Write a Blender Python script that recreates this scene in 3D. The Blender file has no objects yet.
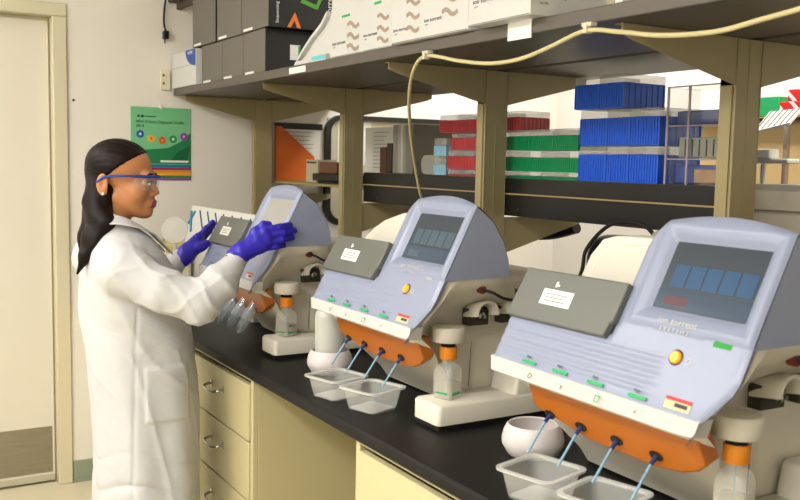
import bpy, bmesh, math, random
import numpy as np
from mathutils import Vector, Matrix
random.seed(7)
SC = bpy.context.scene
COL = SC.collection
R = math.radians
PI = math.pi

# ------------------------------------------------------------------ camera
CAMH = 1.48
def cam_axes(yaw, pit, rol):
    f = Vector((math.cos(yaw)*math.cos(pit), math.sin(yaw)*math.cos(pit), math.sin(pit)))
    r = f.cross(Vector((0, 0, 1))).normalized(); u = r.cross(f)
    return math.cos(rol)*r+math.sin(rol)*u, -math.sin(rol)*r+math.cos(rol)*u, f
cr, cu, cf = cam_axes(R(149.0305), R(-5.492), R(1.1454))
cam = bpy.data.cameras.new('camera'); camo = bpy.data.objects.new('camera', cam); COL.objects.link(camo)
m = Matrix((cr, cu, -cf)).transposed().to_4x4(); m.translation = Vector((0, 0, CAMH))
camo.matrix_world = m
cam.sensor_width = 36; cam.lens = 910.45*36/800; cam.clip_start = 0.02
cam.dof.use_dof = True; cam.dof.focus_distance = 2.5; cam.dof.aperture_fstop = 9.0
SC.camera = camo

# ------------------------------------------------------------------ world, lights, exposure
w = bpy.data.worlds.new('world'); SC.world = w; w.use_nodes = True
w.node_tree.nodes['Background'].inputs[0].default_value = (1, .96, .9, 1)
w.node_tree.nodes['Background'].inputs[1].default_value = 0.25
SC.view_settings.view_transform = 'Standard'; SC.view_settings.look = 'None'
SC.view_settings.gamma = 1; SC.view_settings.use_curve_mapping = False
SC.view_settings.exposure = -0.14
def area(name, loc, rot, sx, sy, power, col=(1, .995, .985)):
    l = bpy.data.lights.new(name, 'AREA'); l.shape = 'RECTANGLE'; l.size = sx; l.size_y = sy; l.energy = power; l.color = col
    o = bpy.data.objects.new(name, l); COL.objects.link(o); o.location = loc; o.rotation_euler = rot
    return o
CEIL = 2.75
LAMPS = [(-3.2, -0.9), (-1.7, -1.3), (-.2, -1.2), (-3.3, 2.75), (-1.7, 2.75), (-.1, 2.75)]
for i, (lx, ly) in enumerate(LAMPS):
    area('ceiling_lamp_light', (lx, ly, CEIL-0.05), (0, 0, 0), 1.15, 0.55, (34, 58, 62)[i] if i < 3 else (30, 26, 14)[i-3])

# ------------------------------------------------------------------ materials
def srgb(h):
    h = h.lstrip('#'); c = [int(h[i:i+2], 16)/255 for i in (0, 2, 4)]
    return tuple(x/12.92 if x <= .04045 else ((x+.055)/1.055)**2.4 for x in c)+(1,)
_M = {}
def mat(name, col, rough=.5, bdist=.005, distort=0, metal=0, spec=.5, noise=0, nscale=20, bump=0, bscale=60, trans=0, alpha=1, coat=0, emit=None, estr=0, sheen=0, stretch=None, ior=1.45, sss=0):
    if name in _M: return _M[name]
    mt = bpy.data.materials.new(name); mt.use_nodes = True; nt = mt.node_tree; b = nt.nodes['Principled BSDF']
    c = srgb(col) if isinstance(col, str) else col
    b.inputs['Base Color'].default_value = c
    b.inputs['Roughness'].default_value = rough; b.inputs['Metallic'].default_value = metal
    b.inputs['Specular IOR Level'].default_value = spec; b.inputs['IOR'].default_value = ior
    b.inputs['Transmission Weight'].default_value = trans; b.inputs['Alpha'].default_value = alpha
    b.inputs['Coat Weight'].default_value = coat; b.inputs['Sheen Weight'].default_value = sheen
    if sss: b.inputs['Subsurface Weight'].default_value = sss; b.inputs['Subsurface Radius'].default_value = (.02, .008, .004); b.inputs['Subsurface Scale'].default_value = .5
    if emit: b.inputs['Emission Color'].default_value = srgb(emit); b.inputs['Emission Strength'].default_value = estr
    if noise or bump:
        tc = nt.nodes.new('ShaderNodeTexCoord'); src = tc.outputs['Object']
        if stretch:
            mp = nt.nodes.new('ShaderNodeMapping'); mp.inputs['Scale'].default_value = stretch; nt.links.new(src, mp.inputs[0]); src = mp.outputs[0]
    if noise:
        n = nt.nodes.new('ShaderNodeTexNoise'); n.inputs['Scale'].default_value = nscale; n.inputs['Detail'].default_value = 4
        nt.links.new(src, n.inputs['Vector'])
        mx = nt.nodes.new('ShaderNodeMix'); mx.data_type = 'RGBA'
        mx.inputs['A'].default_value = tuple(x*(1-noise) for x in c[:3])+(1,); mx.inputs['B'].default_value = tuple(min(1, x*(1+noise)) for x in c[:3])+(1,)
        nt.links.new(n.outputs['Fac'], mx.inputs['Factor']); nt.links.new(mx.outputs['Result'], b.inputs['Base Color'])
    if bump:
        n2 = nt.nodes.new('ShaderNodeTexNoise'); n2.inputs['Scale'].default_value = bscale; n2.inputs['Detail'].default_value = 4
        nt.links.new(src, n2.inputs['Vector'])
        bp = nt.nodes.new('ShaderNodeBump'); bp.inputs['Strength'].default_value = bump; bp.inputs['Distance'].default_value = bdist; n2.inputs['Distortion'].default_value = distort
        nt.links.new(n2.outputs['Fac'], bp.inputs['Height']); nt.links.new(bp.outputs['Normal'], b.inputs['Normal'])
    _M[name] = mt; return mt
wall_m = mat('wall_paint', '#E4DFD5', .75, noise=.02, nscale=3, bump=.15, bscale=150)
floor_m = mat('floor_vinyl', '#CFC6AC', .35, noise=.06, nscale=6)
ceil_m = mat('ceiling_tile', '#E6E2D8', .9, bump=.5, bscale=120)
door_m = mat('door_paint', '#D8D2C4', .45, noise=.015, nscale=4)
frame_m = mat('frame_paint', '#D0C8AC', .4)
steel_m = mat('brushed_steel', '#A09A8A', .38, metal=.85, noise=.12, nscale=9, bump=.1, stretch=(1, 1, 12))
vinyl_base_m = mat('cove_base', '#8E9682', .5)
bench_m = mat('bench_epoxy', '#151312', .5, spec=.25, noise=.2, nscale=40, bump=.05, bscale=200)
cab_m = mat('cabinet_paint', '#C2B88E', .4, noise=.02, nscale=6)
cabin_m = mat('cabinet_inside', '#988B52', .5)
post_m = mat('post_paint', '#9C8F68', .42, noise=.03, nscale=12)
shelf_m = mat('shelf_laminate', '#57514A', .42, noise=.08, nscale=30)
shelfedge_m = mat('shelf_edge', '#5A544C', .5)
blackm = mat('black_plastic', '#141312', .4)
rubber = mat('black_rubber', '#0C0B0B', .7)
chrome = mat('chrome', '#B9B8B4', .22, metal=1)
blue_h = mat('instrument_blue_grey', '#868EA6', .36, noise=.01, nscale=4, coat=.1)
lid_m = mat('instrument_lid_grey', '#62645F', .42, metal=.15)
bezel_m = mat('instrument_white', '#C6C6C4', .4)
cream_m = mat('instrument_cream', '#D6D1C3', .45, noise=.01, nscale=5)
orange_m = mat('orange_tray', '#A85C0E', .32, coat=.25)
cap_m = mat('orange_cap', '#E58C1E', .4)
green_m = mat('green_mark', '#1FA35F', .5)
green2_m = mat('green_label', '#118A2E', .5)
red_m = mat('red_mark', '#C8323C', .5)
ink_m = mat('dark_ink', '#3A3A40', .6)
grey_ink = mat('grey_ink', '#6E6A66', .7)
white_m = mat('white_label', '#E6E4DE', .6)
paper_m = mat('paper', '#DAD8D0', .8)
button_m = mat('amber_button', '#F0A21A', .3, emit='#FFA010', estr=.35)
screen_m = mat('screen_glass', '#20272E', .32, spec=.35, emit='#5A646C', estr=.30)
screen_refl_m = mat('screen_glass_reflection', '#8E8C86', .2, emit='#A8A49A', estr=.3)  # beige reflection on the far screen, painted in as base colour and glow
tile_m = mat('screen_tile', '#16304A', .32, spec=.35, emit='#3E6E98', estr=.42)
tile2_m = mat('screen_tile_dim', '#2E3C46', .32, spec=.35, emit='#6A8290', estr=.34)
scred_m = mat('screen_red', '#3A1E22', .32, spec=.35, emit='#8A4A50', estr=.36)
clear_m = mat('clear_plastic', '#EEF0EE', .08, trans=.0, alpha=.24, spec=.8)
tub_m = mat('clear_tub_plastic', '#E8EAE6', .12, alpha=.3, spec=.9)
tubrim_m = mat('clear_rim_plastic', '#E8EAE6', .15, alpha=.5, spec=.9)
bottle_m = mat('bottle_plastic', '#E4E4DA', .15, alpha=.32, spec=.8)
frost_m = mat('frosted_bottle', '#C9C9C2', .35, alpha=.8)
liquid_m = mat('bottle_liquid', '#C6C0A4', .1, alpha=.35)
bowl_m = mat('bowl_plastic', '#D3CCCB', .35)
tube_m = mat('sipper_tube', '#7FA9C4', .25, alpha=.85)
tube2_m = mat('sipper_collar', '#18326A', .35)
cyl_m = mat('white_card', '#D8D6D0', .6)
cable_m = mat('cream_cable', '#C2B888', .5)

# ------------------------------------------------------------------ mesh builder
class MB:
    def __init__(s, off=(0, 0, 0)): s.v = []; s.f = []; s.mi = []; s.off = Vector(off); s.cur = 0
    def add(s, vs, fs, mi=None):
        n = len(s.v); s.v += [tuple(Vector(p)+s.off) for p in vs]; s.f += [tuple(i+n for i in f) for f in fs]; s.mi += [s.cur if mi is None else mi]*len(fs); return s
    def box(s, x0, x1, y0, y1, z0, z1, mi=None, M=None):
        vs = [(x, y, z) for z in (z0, z1) for y in (y0, y1) for x in (x0, x1)]
        if M: vs = [M @ Vector(p) for p in vs]
        return s.add(vs, [(0, 2, 3, 1), (4, 5, 7, 6), (0, 1, 5, 4), (2, 6, 7, 3), (0, 4, 6, 2), (1, 3, 7, 5)], mi)
    def prism(s, poly, axis, a, b, mi=None):
        # poly: 2D points; axis x: (y,z); y: (x,z); z: (x,y)
        def mk(p, t): return {'x': (t, p[0], p[1]), 'y': (p[0], t, p[1]), 'z': (p[0], p[1], t)}[axis]
        n = len(poly); vs = [mk(p, a) for p in poly]+[mk(p, b) for p in poly]
        return s.add(vs, [tuple(range(n)), tuple(range(2*n-1, n-1, -1))]+[(i, (i+1) % n, n+(i+1) % n, n+i) for i in range(n)], mi)
    def lathe(s, prof, c=(0, 0, 0), n=32, M=None, cap0=True, cap1=True, mi=None):
        vs = []; fs = []
        for r, z in prof:
            for k in range(n):
                t = 2*PI*k/n; p = Vector((r*math.cos(t), r*math.sin(t), z)); vs.append((M @ p if M else p)+Vector(c))
        for j in range(len(prof)-1):
            for k in range(n): fs.append((j*n+k, j*n+(k+1) % n, (j+1)*n+(k+1) % n, (j+1)*n+k))
        if cap0: fs.append(tuple(range(n-1, -1, -1)))
        if cap1: fs.append(tuple((len(prof)-1)*n+k for k in range(n)))
        return s.add(vs, fs, mi)
    def tube(s, pts, r, n=10, mi=None, closed=False):
        pts = [Vector(p) for p in pts]; vs = []; fs = []; up = None; N = len(pts)
        for i, p in enumerate(pts):
            a = pts[i-1] if (i or closed) else pts[0]; b = pts[(i+1) % N] if (i < N-1 or closed) else pts[-1]
            d = (b-a).normalized()
            if up is None: up = d.orthogonal().normalized()
            up = (up-d*up.dot(d)).normalized(); sd = d.cross(up)
            rr = r[i] if isinstance(r, (list, tuple)) else r
            for k in range(n):
                t = 2*PI*k/n; vs.append(p+rr*(math.cos(t)*up+math.sin(t)*sd))
        for j in range(N if closed else N-1):
            for k in range(n): fs.append((j*n+k, j*n+(k+1) % n, ((j+1) % N)*n+(k+1) % n, ((j+1) % N)*n+k))
        if not closed: fs += [tuple(range(n-1, -1, -1)), tuple((N-1)*n+k for k in range(n))]
        return s.add(vs, fs, mi)
    def loft(s, rings, cap=True, mi=None):
        n = len(rings[0]); vs = [p for r in rings for p in r]; fs = []
        for j in range(len(rings)-1):
            for k in range(n): fs.append((j*n+k, j*n+(k+1) % n, (j+1)*n+(k+1) % n, (j+1)*n+k))
        if cap: fs += [tuple(range(n-1, -1, -1)), tuple((len(rings)-1)*n+k for k in range(n))]
        return s.add(vs, fs, mi)
    def grid(s, fn, nu, nv, mi=None):
        vs = [fn(i/nu, j/nv) for j in range(nv+1) for i in range(nu+1)]
        return s.add(vs, [(j*(nu+1)+i, j*(nu+1)+i+1, (j+1)*(nu+1)+i+1, (j+1)*(nu+1)+i) for j in range(nv) for i in range(nu)], mi)
    def obj(s, name, mats, parent=None, label=None, bevel=0, smooth=None, seg=2, weld=False, loc=None):
        me = bpy.data.meshes.new(name); me.from_pydata(s.v, [], s.f)
        if not isinstance(mats, (list, tuple)): mats = [mats]
        for q in mats: me.materials.append(q)
        for p, i in zip(me.polygons, s.mi): p.material_index = i
        bm = bmesh.new(); bm.from_mesh(me)
        if weld: bmesh.ops.remove_doubles(bm, verts=bm.verts, dist=1e-5)
        bmesh.ops.recalc_face_normals(bm, faces=bm.faces); bm.to_mesh(me); bm.free()
        o = bpy.data.objects.new(name, me); COL.objects.link(o)
        if parent: o.parent = parent
        if label: o['label'] = label
        if loc: o.location = loc
        if bevel:
            b = o.modifiers.new('bevel', 'BEVEL'); b.width = bevel; b.segments = seg; b.limit_method = 'ANGLE'; b.angle_limit = R(35)
        if smooth or bevel:
            a = R(smooth if smooth else 40)
            me.polygons.foreach_set('use_smooth', [True]*len(me.polygons))
            try: me.set_sharp_from_angle(angle=a)
            except Exception: pass
        return o
def thing(name, label, cat, loc=(0, 0, 0), rz=0, group=None):
    o = bpy.data.objects.new(name, None); COL.objects.link(o); o.location = loc; o.rotation_euler = (0, 0, rz); o.empty_display_size = .05
    o['label'] = label; o['category'] = cat
    if group: o['group'] = group
    return o
def tag(o, label, cat, group=None, kind=None):
    o['label'] = label; o['category'] = cat
    if group: o['group'] = group
    if kind: o['kind'] = kind
    return o
def struct(o): o['kind'] = 'structure'; return o
def txt(name, s, size, M, m, parent, ext=.0002, sx=1, align='LEFT'):
    c = bpy.data.curves.new(name, 'FONT'); c.body = s; c.size = size; c.extrude = ext; c.align_x = align; c.resolution_u = 2
    t = bpy.data.objects.new(name, c); COL.objects.link(t)
    dg = bpy.context.evaluated_depsgraph_get(); me = bpy.data.meshes.new_from_object(t.evaluated_get(dg))
    bpy.data.objects.remove(t); bpy.data.curves.remove(c)
    me.transform(Matrix.Diagonal((sx, 1, 1, 1))); me.transform(M)
    me.materials.clear(); me.materials.append(m)
    o = bpy.data.objects.new(name, me); COL.objects.link(o); o.parent = parent
    return o
def front_M(x, y, z):   # text plane facing -Y, reading along +X
    return Matrix.Translation((x, y, z)) @ Matrix.Rotation(PI/2, 4, 'X')
def side_M(x, y, z):    # facing +X, reading along +Y
    return Matrix.Translation((x, y, z)) @ Matrix.Rotation(PI/2, 4, 'Z') @ Matrix.Rotation(PI/2, 4, 'X')
def copy_tree(o, parent=None):
    c = o.copy(); COL.objects.link(c); c.parent = parent
    for ch in list(o.children): copy_tree(ch, c)
    return c
def smooth_path(pts, n=8):
    P = [Vector(p) for p in pts]; out = []
    for i in range(len(P)-1):
        a = P[max(i-1, 0)]; b = P[i]; c = P[i+1]; d = P[min(i+2, len(P)-1)]
        for k in range(n):
            t = k/n; out.append(.5*((2*b)+(c-a)*t+(2*a-5*b+4*c-d)*t*t+(3*b-a-3*c+d)*t**3))
    out.append(P[-1]); return out
# ------------------------------------------------------------------ the room
WX = -4.21; FY = 3.6; RX = 2.0; BY = -1.8
struct(MB().box(WX-.1, RX, BY, FY, -.1, 0).obj('floor', floor_m))
struct(MB().box(WX-.1, RX, BY, FY, CEIL, CEIL+.1).obj('ceiling', ceil_m))
b = MB()   # end wall with the door opening
DY0, DY1, DZ = -.20, .757, 2.083
b.box(WX-.12, WX, BY, DY0, 0, CEIL); b.box(WX-.12, WX, DY1, FY, 0, CEIL); b.box(WX-.12, WX, DY0, DY1, DZ, CEIL)
struct(b.obj('wall_left', wall_m))
struct(MB().box(WX-.12, RX, FY, FY+.1, 0, CEIL).obj('wall_back', wall_m))
struct(MB().box(RX, RX+.1, BY, FY, 0, CEIL).obj('wall_right', wall_m))
struct(MB().box(WX-.12, RX, BY-.1, BY, 0, CEIL).obj('wall_front', wall_m))
struct(MB().box(WX, WX+.006, .815, 1.6, 0, .10).box(WX+.006, WX+.014, .815, 1.6, 0, .012).obj('baseboard_left', vinyl_base_m, bevel=.002))
# door frame (profiled) and leaf
b = MB()
for (y0, y1, z0, z1) in ((DY1-.005, .812, 0, DZ-.005), (DY0-.055, DY0+.005, 0, DZ-.005)): b.box(WX-.12, WX+.012, y0, y1, z0, z1)
b.box(WX-.12, WX+.012, DY0-.055, .812, DZ-.005, 2.135)
b.box(WX-.11, WX-.055, DY1-.022, DY1-.004, 0, DZ-.024); b.box(WX-.11, WX-.055, DY0+.004, DY0+.022, 0, DZ-.024); b.box(WX-.11, WX-.055, DY0+.004, DY1-.004, DZ-.024, DZ-.004)
struct(b.obj('trim_1', frame_m, bevel=.004))
d = struct(MB().box(WX-.09, WX-.045, DY0+.004, DY1-.012, .008, DZ-.02).obj('door_1', door_m, bevel=.002))
MB().box(WX-.045, WX-.0435, DY0+.02, DY1-.022, .05, .262).obj('kick_plate', steel_m, d, label='scuffed steel kick plate')
MB().box(WX-.045, WX-.035, DY0+.01, DY1-.014, .012, .04).obj('door_sweep', mat('sweep', '#BDB9A4', .4, metal=.3), d, bevel=.003)
# ceiling lamps
for i, (lx, ly) in enumerate(LAMPS):
    t = thing('ceiling_lamp', 'white ceiling light panel '+['above the door side of the aisle', 'above the middle of the aisle', 'above the aisle nearest the camera', 'beyond the shelves, near the end wall', 'beyond the shelves, above the middle', 'beyond the shelves, nearest the camera'][i], 'ceiling light', (lx, ly, CEIL), group='ceiling light panels')
    MB().box(-.6, .6, -.3, .3, -.03, 0).obj('lamp_housing', mat('lamp_white', '#EDEBE6', .5), t)
    MB().box(-.58, .58, -.28, .28, -.034, -.03).obj('diffuser', mat('lamp_diffuser', '#FFFFFF', .5, emit='#FFF6E6', estr=4), t)

# ------------------------------------------------------------------ bench: cabinets, worktop
CT = .914; EY = .903; YC = .928
b = MB()
b.prism([(EY+.006, CT-.031), (EY, CT-.025), (EY, CT-.006), (EY+.006, CT), (2.42, CT), (2.42, CT-.031)], 'x', WX+.01, .35)
top = tag(b.obj('worktop', bench_m, bevel=.0015), 'long black epoxy bench top carrying the row of instruments', 'worktop')
def handle(parent, x, z):
    h = MB()
    h.tube(smooth_path([(x-.052, YC-.002, z), (x-.05, YC-.02, z-.002), (x-.03, YC-.03, z-.006), (x+.03, YC-.03, z-.006), (x+.05, YC-.02, z-.002), (x+.052, YC-.002, z)], 4), .0045, 8)
    h.box(x-.060, x-.042, YC-.003, YC, z-.010, z+.012); h.box(x+.042, x+.060, YC-.003, YC, z-.010, z+.012)
    return h.obj('handle', chrome, parent, bevel=.001)
def cabinet(x0, x1, label, divs, depth=.55):
    t = thing('base_cabinet', label, 'cabinet', ((x0+x1)/2, YC, 0))
    o = Vector((-(x0+x1)/2, -YC, 0))
    c = MB(o); f = YC+.02
    c.box(x0, x0+.018, f, f+depth, .0, CT-.033); c.box(x1-.018, x1, f, f+depth, .0, CT-.033)
    c.box(x0+.018, x1-.018, f+depth-.018, f+depth, .0, CT-.033); c.box(x0+.018, x1-.018, f, f+depth-.018, .09, .108)
    c.box(x0+.018, x1-.018, f, f+.03, CT-.048, CT-.033); c.box(x0+.018, x1-.018, f+.05, f+.068, 0, .09)
    c.box(x0, x0+.018, YC+.004, f, .1, CT-.033); c.box(x1-.018, x1, YC+.004, f, .1, CT-.033); c.box(x0+.018, x1-.018, YC+.004, f, CT-.05, CT-.033)
    c.obj('carcass', cab_m, t, bevel=.0015)
    for z0, z1 in zip(divs[1:], divs[:-1]):
        d = MB(o).box(x0+.022, x1-.022, YC, YC+.018, z0+.003, z1-.003).obj('drawer', cab_m, t, bevel=.002)
        h = handle(d, (x0+x1)/2+.02, (z0+z1)/2+.02); h.location = o
    return t
DV = [.855, .688, .516, .33, .11]
cabinet(-4.18, -2.95, 'cream base cabinet in the corner, hidden behind the woman in the lab coat', [.855, .5, .11])
cabinet(-2.93, -2.33, 'cream cabinet with a stack of drawers right of the lab coat', DV)
cabinet(-1.725, -1.02, 'cream cabinet at the bottom edge of the photo, below the middle instrument', DV)
cabinet(-1.0, .33, 'cream base cabinet nearest the camera, out of frame', DV)
# knee space back panel
tag(MB().box(-2.33, -1.725, 1.50, 1.518, 0, CT-.033).obj('knee_space_panel', cabin_m), 'olive cream back panel of the knee space under the bench', 'panel')

# ------------------------------------------------------------------ posts, shelves
ZS = 1.7657
PX = [-1.352, -2.272, -3.20, -4.125]
def bracket(parent, y_post, y_tip, x, ztop, zlow):
    b = MB()
    s = 1 if y_tip > y_post else -1
    b.prism([(y_post, ztop), (y_tip, ztop), (y_tip, ztop-.022), (y_tip-s*.03, ztop-.032), (y_post, zlow)], 'x', x-.004, x)
    b.box(x-.022, x-.004, min(y_post, y_tip), max(y_post, y_tip), ztop-.003, ztop)
    b.box(x-.042, x, min(y_post-s*.001, y_post-s*.004), max(y_post-s*.001, y_post-s*.004)+.0, zlow-.0, ztop)
    return b.obj('bracket', post_m, parent, bevel=.001)
names = ['cream shelf post nearest the camera, rising behind the right instrument', 'cream shelf post between the red and green pipette racks', 'cream shelf post left of the grey binders', 'cream shelf post in the corner beside the poster wall']
for i, X in enumerate(PX):
    t = thing('shelf_post', names[i], 'post', (X, 1.7, CT), group=None)
    o = (-X, -1.7, -CT)
    p = MB(o); x0 = X-.042
    # channel section: C profile with a seam, front and side faces
    p.box(x0, X, 1.657, 1.740, CT, ZS-.002)
    p.box(x0+.006, X-.006, 1.652, 1.657, CT, 1.66)
    p.box(X, X+.0015, 1.657, 1.6585, CT, ZS-.002); p.box(X, X+.0015, 1.7385, 1.740, CT, ZS-.002); p.box(X, X+.001, 1.696, 1.700, CT, ZS-.002)
    p.obj('column', post_m, t, bevel=.0008)
    for args in ((1.656, 1.315, X, ZS-.001, 1.662), (1.741, 2.06, X, ZS-.001, 1.662), (1.741, 2.06, X-.003, 1.315, 1.20))[:2 if i == 0 else 3]:
        bk = bracket(t, *args); bk.location = Vector(o)
    MB(o).box(x0-.008, X+.01, 1.64, 1.756, CT, CT+.008).obj('foot_plate', post_m, t, bevel=.001)
def board(name, x0, x1, y0, y1, z0, z1, label):
    b = MB(); b.box(x0, x1, y0, y1, z0, z1)
    return tag(b.obj(name, shelf_m, bevel=.003), label, 'shelf')
sx = (WX+.012, .35)
board('upper_shelf_board', *sx, 1.28, 1.700, ZS, 1.797, 'dark grey upper shelf board facing the room, carrying the boxes')
b = MB(); b.box(*sx, 1.735, 2.115, ZS, 1.797)
tag(b.obj('upper_shelf_board', shelf_m, bevel=.003), 'dark grey upper shelf board on the far side of the posts', 'shelf')
tag(MB().box(*sx, 1.7005, 1.7345, 1.782, 1.79).obj('shelf_gap_dark', rubber), 'black strip added in the gap between the two upper boards to make it dark', 'strip')  # darkness of the open gap put in as a black strip
# lower ledge between the posts
sx = (-3.20, -1.455)
b = MB(); b.box(*sx, 1.753, 2.10, 1.414, 1.438)
tag(b.obj('lower_shelf_board', shelf_m), 'dark lower shelf board carrying the pipette tip racks', 'shelf')
ft = thing('shelf_fascia', 'black fascia of the lower shelf with a thin tan strip and screw heads', 'fascia', (-2, 1.742, 1.38))
o = Vector((2, -1.742, -1.38))
MB(o).box(*sx, 1.7445, 1.7525, 1.392, 1.4375).obj('upper_rail', blackm, ft, bevel=.0006)
MB(o).box(*sx, 1.7445, 1.7525, 1.322, 1.3878).obj('lower_rail', blackm, ft, bevel=.0006)
MB(o).box(*sx, 1.7420, 1.7525, 1.3878, 1.392).obj('strip', mat('tan_strip', '#A58E62', .4), ft)
for X in (-3.09, -2.21, -1.42, -2.36): MB(o).lathe([(.0035, 0), (.003, .002)], c=(X, 1.7440, 1.343), n=10, M=Matrix.Rotation(PI/2, 3, 'X')).obj('screw', chrome, ft)
tag(MB().box(-4.19, -3.25, 1.76, 2.08, 1.368, 1.380).obj('lower_shelf_board', cabin_m, bevel=.002), 'thin tan shelf board between the corner post and the next one', 'shelf')
# ------------------------------------------------------------------ the sequencing instruments
FN = Vector((0, -.891, .454)); OFFZ = .006
def fy(z): return -.055+(z-.215)*.51
def xr(z):
    P = [(.18, -.040), (.192, -.036), (.218, -.026), (.237, -.012), (.259, .003), (.275, .0075), (.5, .008)]
    for (a, p), (c, q) in zip(P, P[1:]):
        if z <= c: return p+(q-p)*max(0, (z-a))/(c-a)
    return .008
def ztop(x):
    t = abs((x+.12)/.13); z = .4905-.017*t*t
    if x < -.12 and t > .8: z -= .030*((t-.8)/.2)**2
    return z
def sstep(a, b, x):
    t = max(0, min(1, (x-a)/(b-a))); return t*t*(3-2*t)
def recess(x, z):
    ins = min(x+.203, -.015-x, z-.343, .456-z)
    out = -.009*sstep(-.004, .012, ins)
    if ins < 0 and z > .32: out += .0035*math.exp(-((ins+.014)/.009)**2)
    return out
def FP(x, z, d=0):
    return Vector((x, fy(z), z))+FN*d
def edge_round(x, z, zt, r=.012):
    e = min(xr(z)-x, zt-z)
    return -.005*max(0, 1-e/r)**2
def ribs(x, z):
    if x > -.115 or z < .226 or z > .286: return 0
    f = sstep(-.115, -.145, x) if False else max(0, min(1, (-.115-x)/.03))
    return .0006*f*math.sin((z-.226)/.01515*2*PI-PI/2)
YB = [(.3185, .170), (.353, .167), (.395, .152), (.438, .124), (.455, .103), (.472, .080)]
def yb(z):
    for (a, p), (c, q) in zip(YB, YB[1:]):
        if z <= c: return p+(q-p)*(z-a)/(c-a)
    return .08
def sequencer(label, pos, rz, screen='menu', lightlabel=True):
    t = thing('gene_sequencer', label, 'lab instrument', (pos[0], pos[1], CT), rz, 'row of benchtop sequencers')
    O = (0, 0, OFFZ)
    # ---- blue-grey housing: face shell, sides, rounded back
    h = MB(O)
    def head(u, v):
        xl = -.252
        z0 = .217; x = xl+u*(xr(.30)-xl); zt = ztop(x); z = z0+v*(zt-z0); x = xl+u*(xr(z)-xl)
        d = recess(x, z)+edge_round(x, z, zt)+ribs(x, z)
        if x < -.24 and z > .295: d -= .005*((-.24-x)/.012)**2
        return FP(x, z, d)
    h.grid(head, 90, 100)
    def strip(u, v):
        x = -.508+u*.256; z = .217+v*.077; return FP(x, z, ribs(x, z)-.004*max(0, 1-(x+.508)/.008)**2)
    h.grid(strip, 40, 48)
    xe = lambda v: -.252
    def zat(v): return .217+v*(ztop(.008)-.217)
    def side(u, v):
        z = .3185+v*(ztop(.008)-.3185); a = FP(.008, z, edge_round(.008, z, ztop(.008)) if v < 1 else -.005); yb_ = max(yb(z*.472/.470), a.y+.001)
        return Vector((.008, a.y+(yb_-a.y)*u, a.z+(z-a.z)*u))
    h.grid(side, 20, 40)
    def sideL(u, v):
        z = .294+v*(ztop(-.252)-.294); a = FP(-.252, z, -.011); return Vector((-.252, a.y+(max(yb(z+.03*v), a.y+.001)-a.y)*u, a.z+(z-a.z)*u))
    h.grid(sideL, 12, 20)
    def back(u, v):
        x = -.252+u*.26; zt = ztop(x); a = FP(x, zt, -.005-(.004 if x < -.245 else 0))
        z = .3185+(1-v)*(zt-.3185); zz = .3185+(z-.3185)*(.472-.3185)/(zt-.3185)
        if v == 0: return a
        return Vector((x, max(yb(zz), a.y-(0)), z))
    h.grid(back, 26, 30)
    def low(u, v):   # edge return under the head along the curved lower right
        z = .185+v*(.3185-.185); a = FP(xr(z), z, -.005); return a+Vector((-.004*u, .012*u, .0))
    h.grid(low, 3, 30)
    h.box(-.505, -.25, fy(.294)+.006, .17, .2935, .2945); h.box(-.252, .007, .012, .168, .3175, .3195)
    
    h.obj('housing', blue_h, t, smooth=50, weld=True)
    # ---- white bezel strip with rounded ends
    b = MB(O); rings = []
    for i in range(25):
        x = -.509+(.487)*i/24
        if i == 24: zs = .219
        c = []; x1 = min(x, -.0275); lo = .187 if x < -.06 else .187+.004*((x+.06)/.04)
        for (zz, dd) in ((lo, -.004), (lo+.003, .001), (.216, .002), (.2175, -.002)): c.append(Vector((min(x, xr(zz)), -.0545-dd*1.2, zz)))
        c.append(Vector((min(x, -.03), fy(.217)+.03, .217))); c.append(Vector((min(x, -.04), fy(.19)+.045, .187)))
        rings.append(c)
    b.loft(rings); b.obj('bezel_strip', bezel_m, t, smooth=35)
    # ---- cream body
    def ring(z, xl, xR, yf, yk, r=.012):
        pts = []
        for cx, cy, a0 in ((xR-r, yf+r, -90), (xR-r, yk-r, 0), (xl+r, yk-r, 90), (xl+r, yf+r, 180)):
            for k in range(5): a = R(a0+90*k/4); pts.append((cx+r*math.cos(a), cy+r*math.sin(a), z))
        return pts
    c = MB(O)
    def br(z, xf, xs, yf, yk, dy):
        return [(-.47, yf, z), (-.28, yf, z), (xf-.03, yf, z), (xf-.008, yf+.006, z), (xf, yf+.018, z), (xs+(xf-xs)*.5, yf+.018+dy*.4, z), (xs, yf+.018+dy, z), (xs, yk-.05, z), (xs, yk-.01, z), (xs-.01, yk, z), (-.3, yk, z), (-.48, yk, z), (-.49, yk-.01, z), (-.49, yf+.02, z)]
    c.loft([br(.0, -.10, -.112, .150, .40, .03), br(.03, -.098, -.112, .128, .40, .03), br(.09, -.085, -.112, .062, .40, .03), br(.12, -.075, -.110, .03, .40, .03), br(.155, -.062, -.108, .008, .40, .03), br(.187, -.046, -.106, -.036, .36, .05),
            br(.215, -.036, -.100, -.041, .30, .07), br(.245, -.016, -.085, -.027, .24, .06), br(.275, -.002, -.035, -.010, .20, .04), br(.300, .002, -.001, .003, .175, .03), br(.317, .003, .003, .012, .172, .03)])
    c.obj('body', cream_m, t, smooth=50)
    MB(O).box(-.49, -.107, .16, .44, .0, .30).box(-.48, -.1, .40, .50, .05, .27).obj('rear_case', cream_m, t, bevel=.012)
    MB(O).prism([(-.485, .165), (-.105, .165), (-.105, .43), (-.485, .43)], 'z', -.006, .003).obj('foot_skirt', rubber, t)
    # side access panel seam
    MB(O).tube([(-.1115, .155, .052), (-.1075, .158, .19)], .0008, 5).obj('panel_seam', ink_m, t)
    # ---- pedestal on the right with raised rear block
    p = MB(O)
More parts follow.
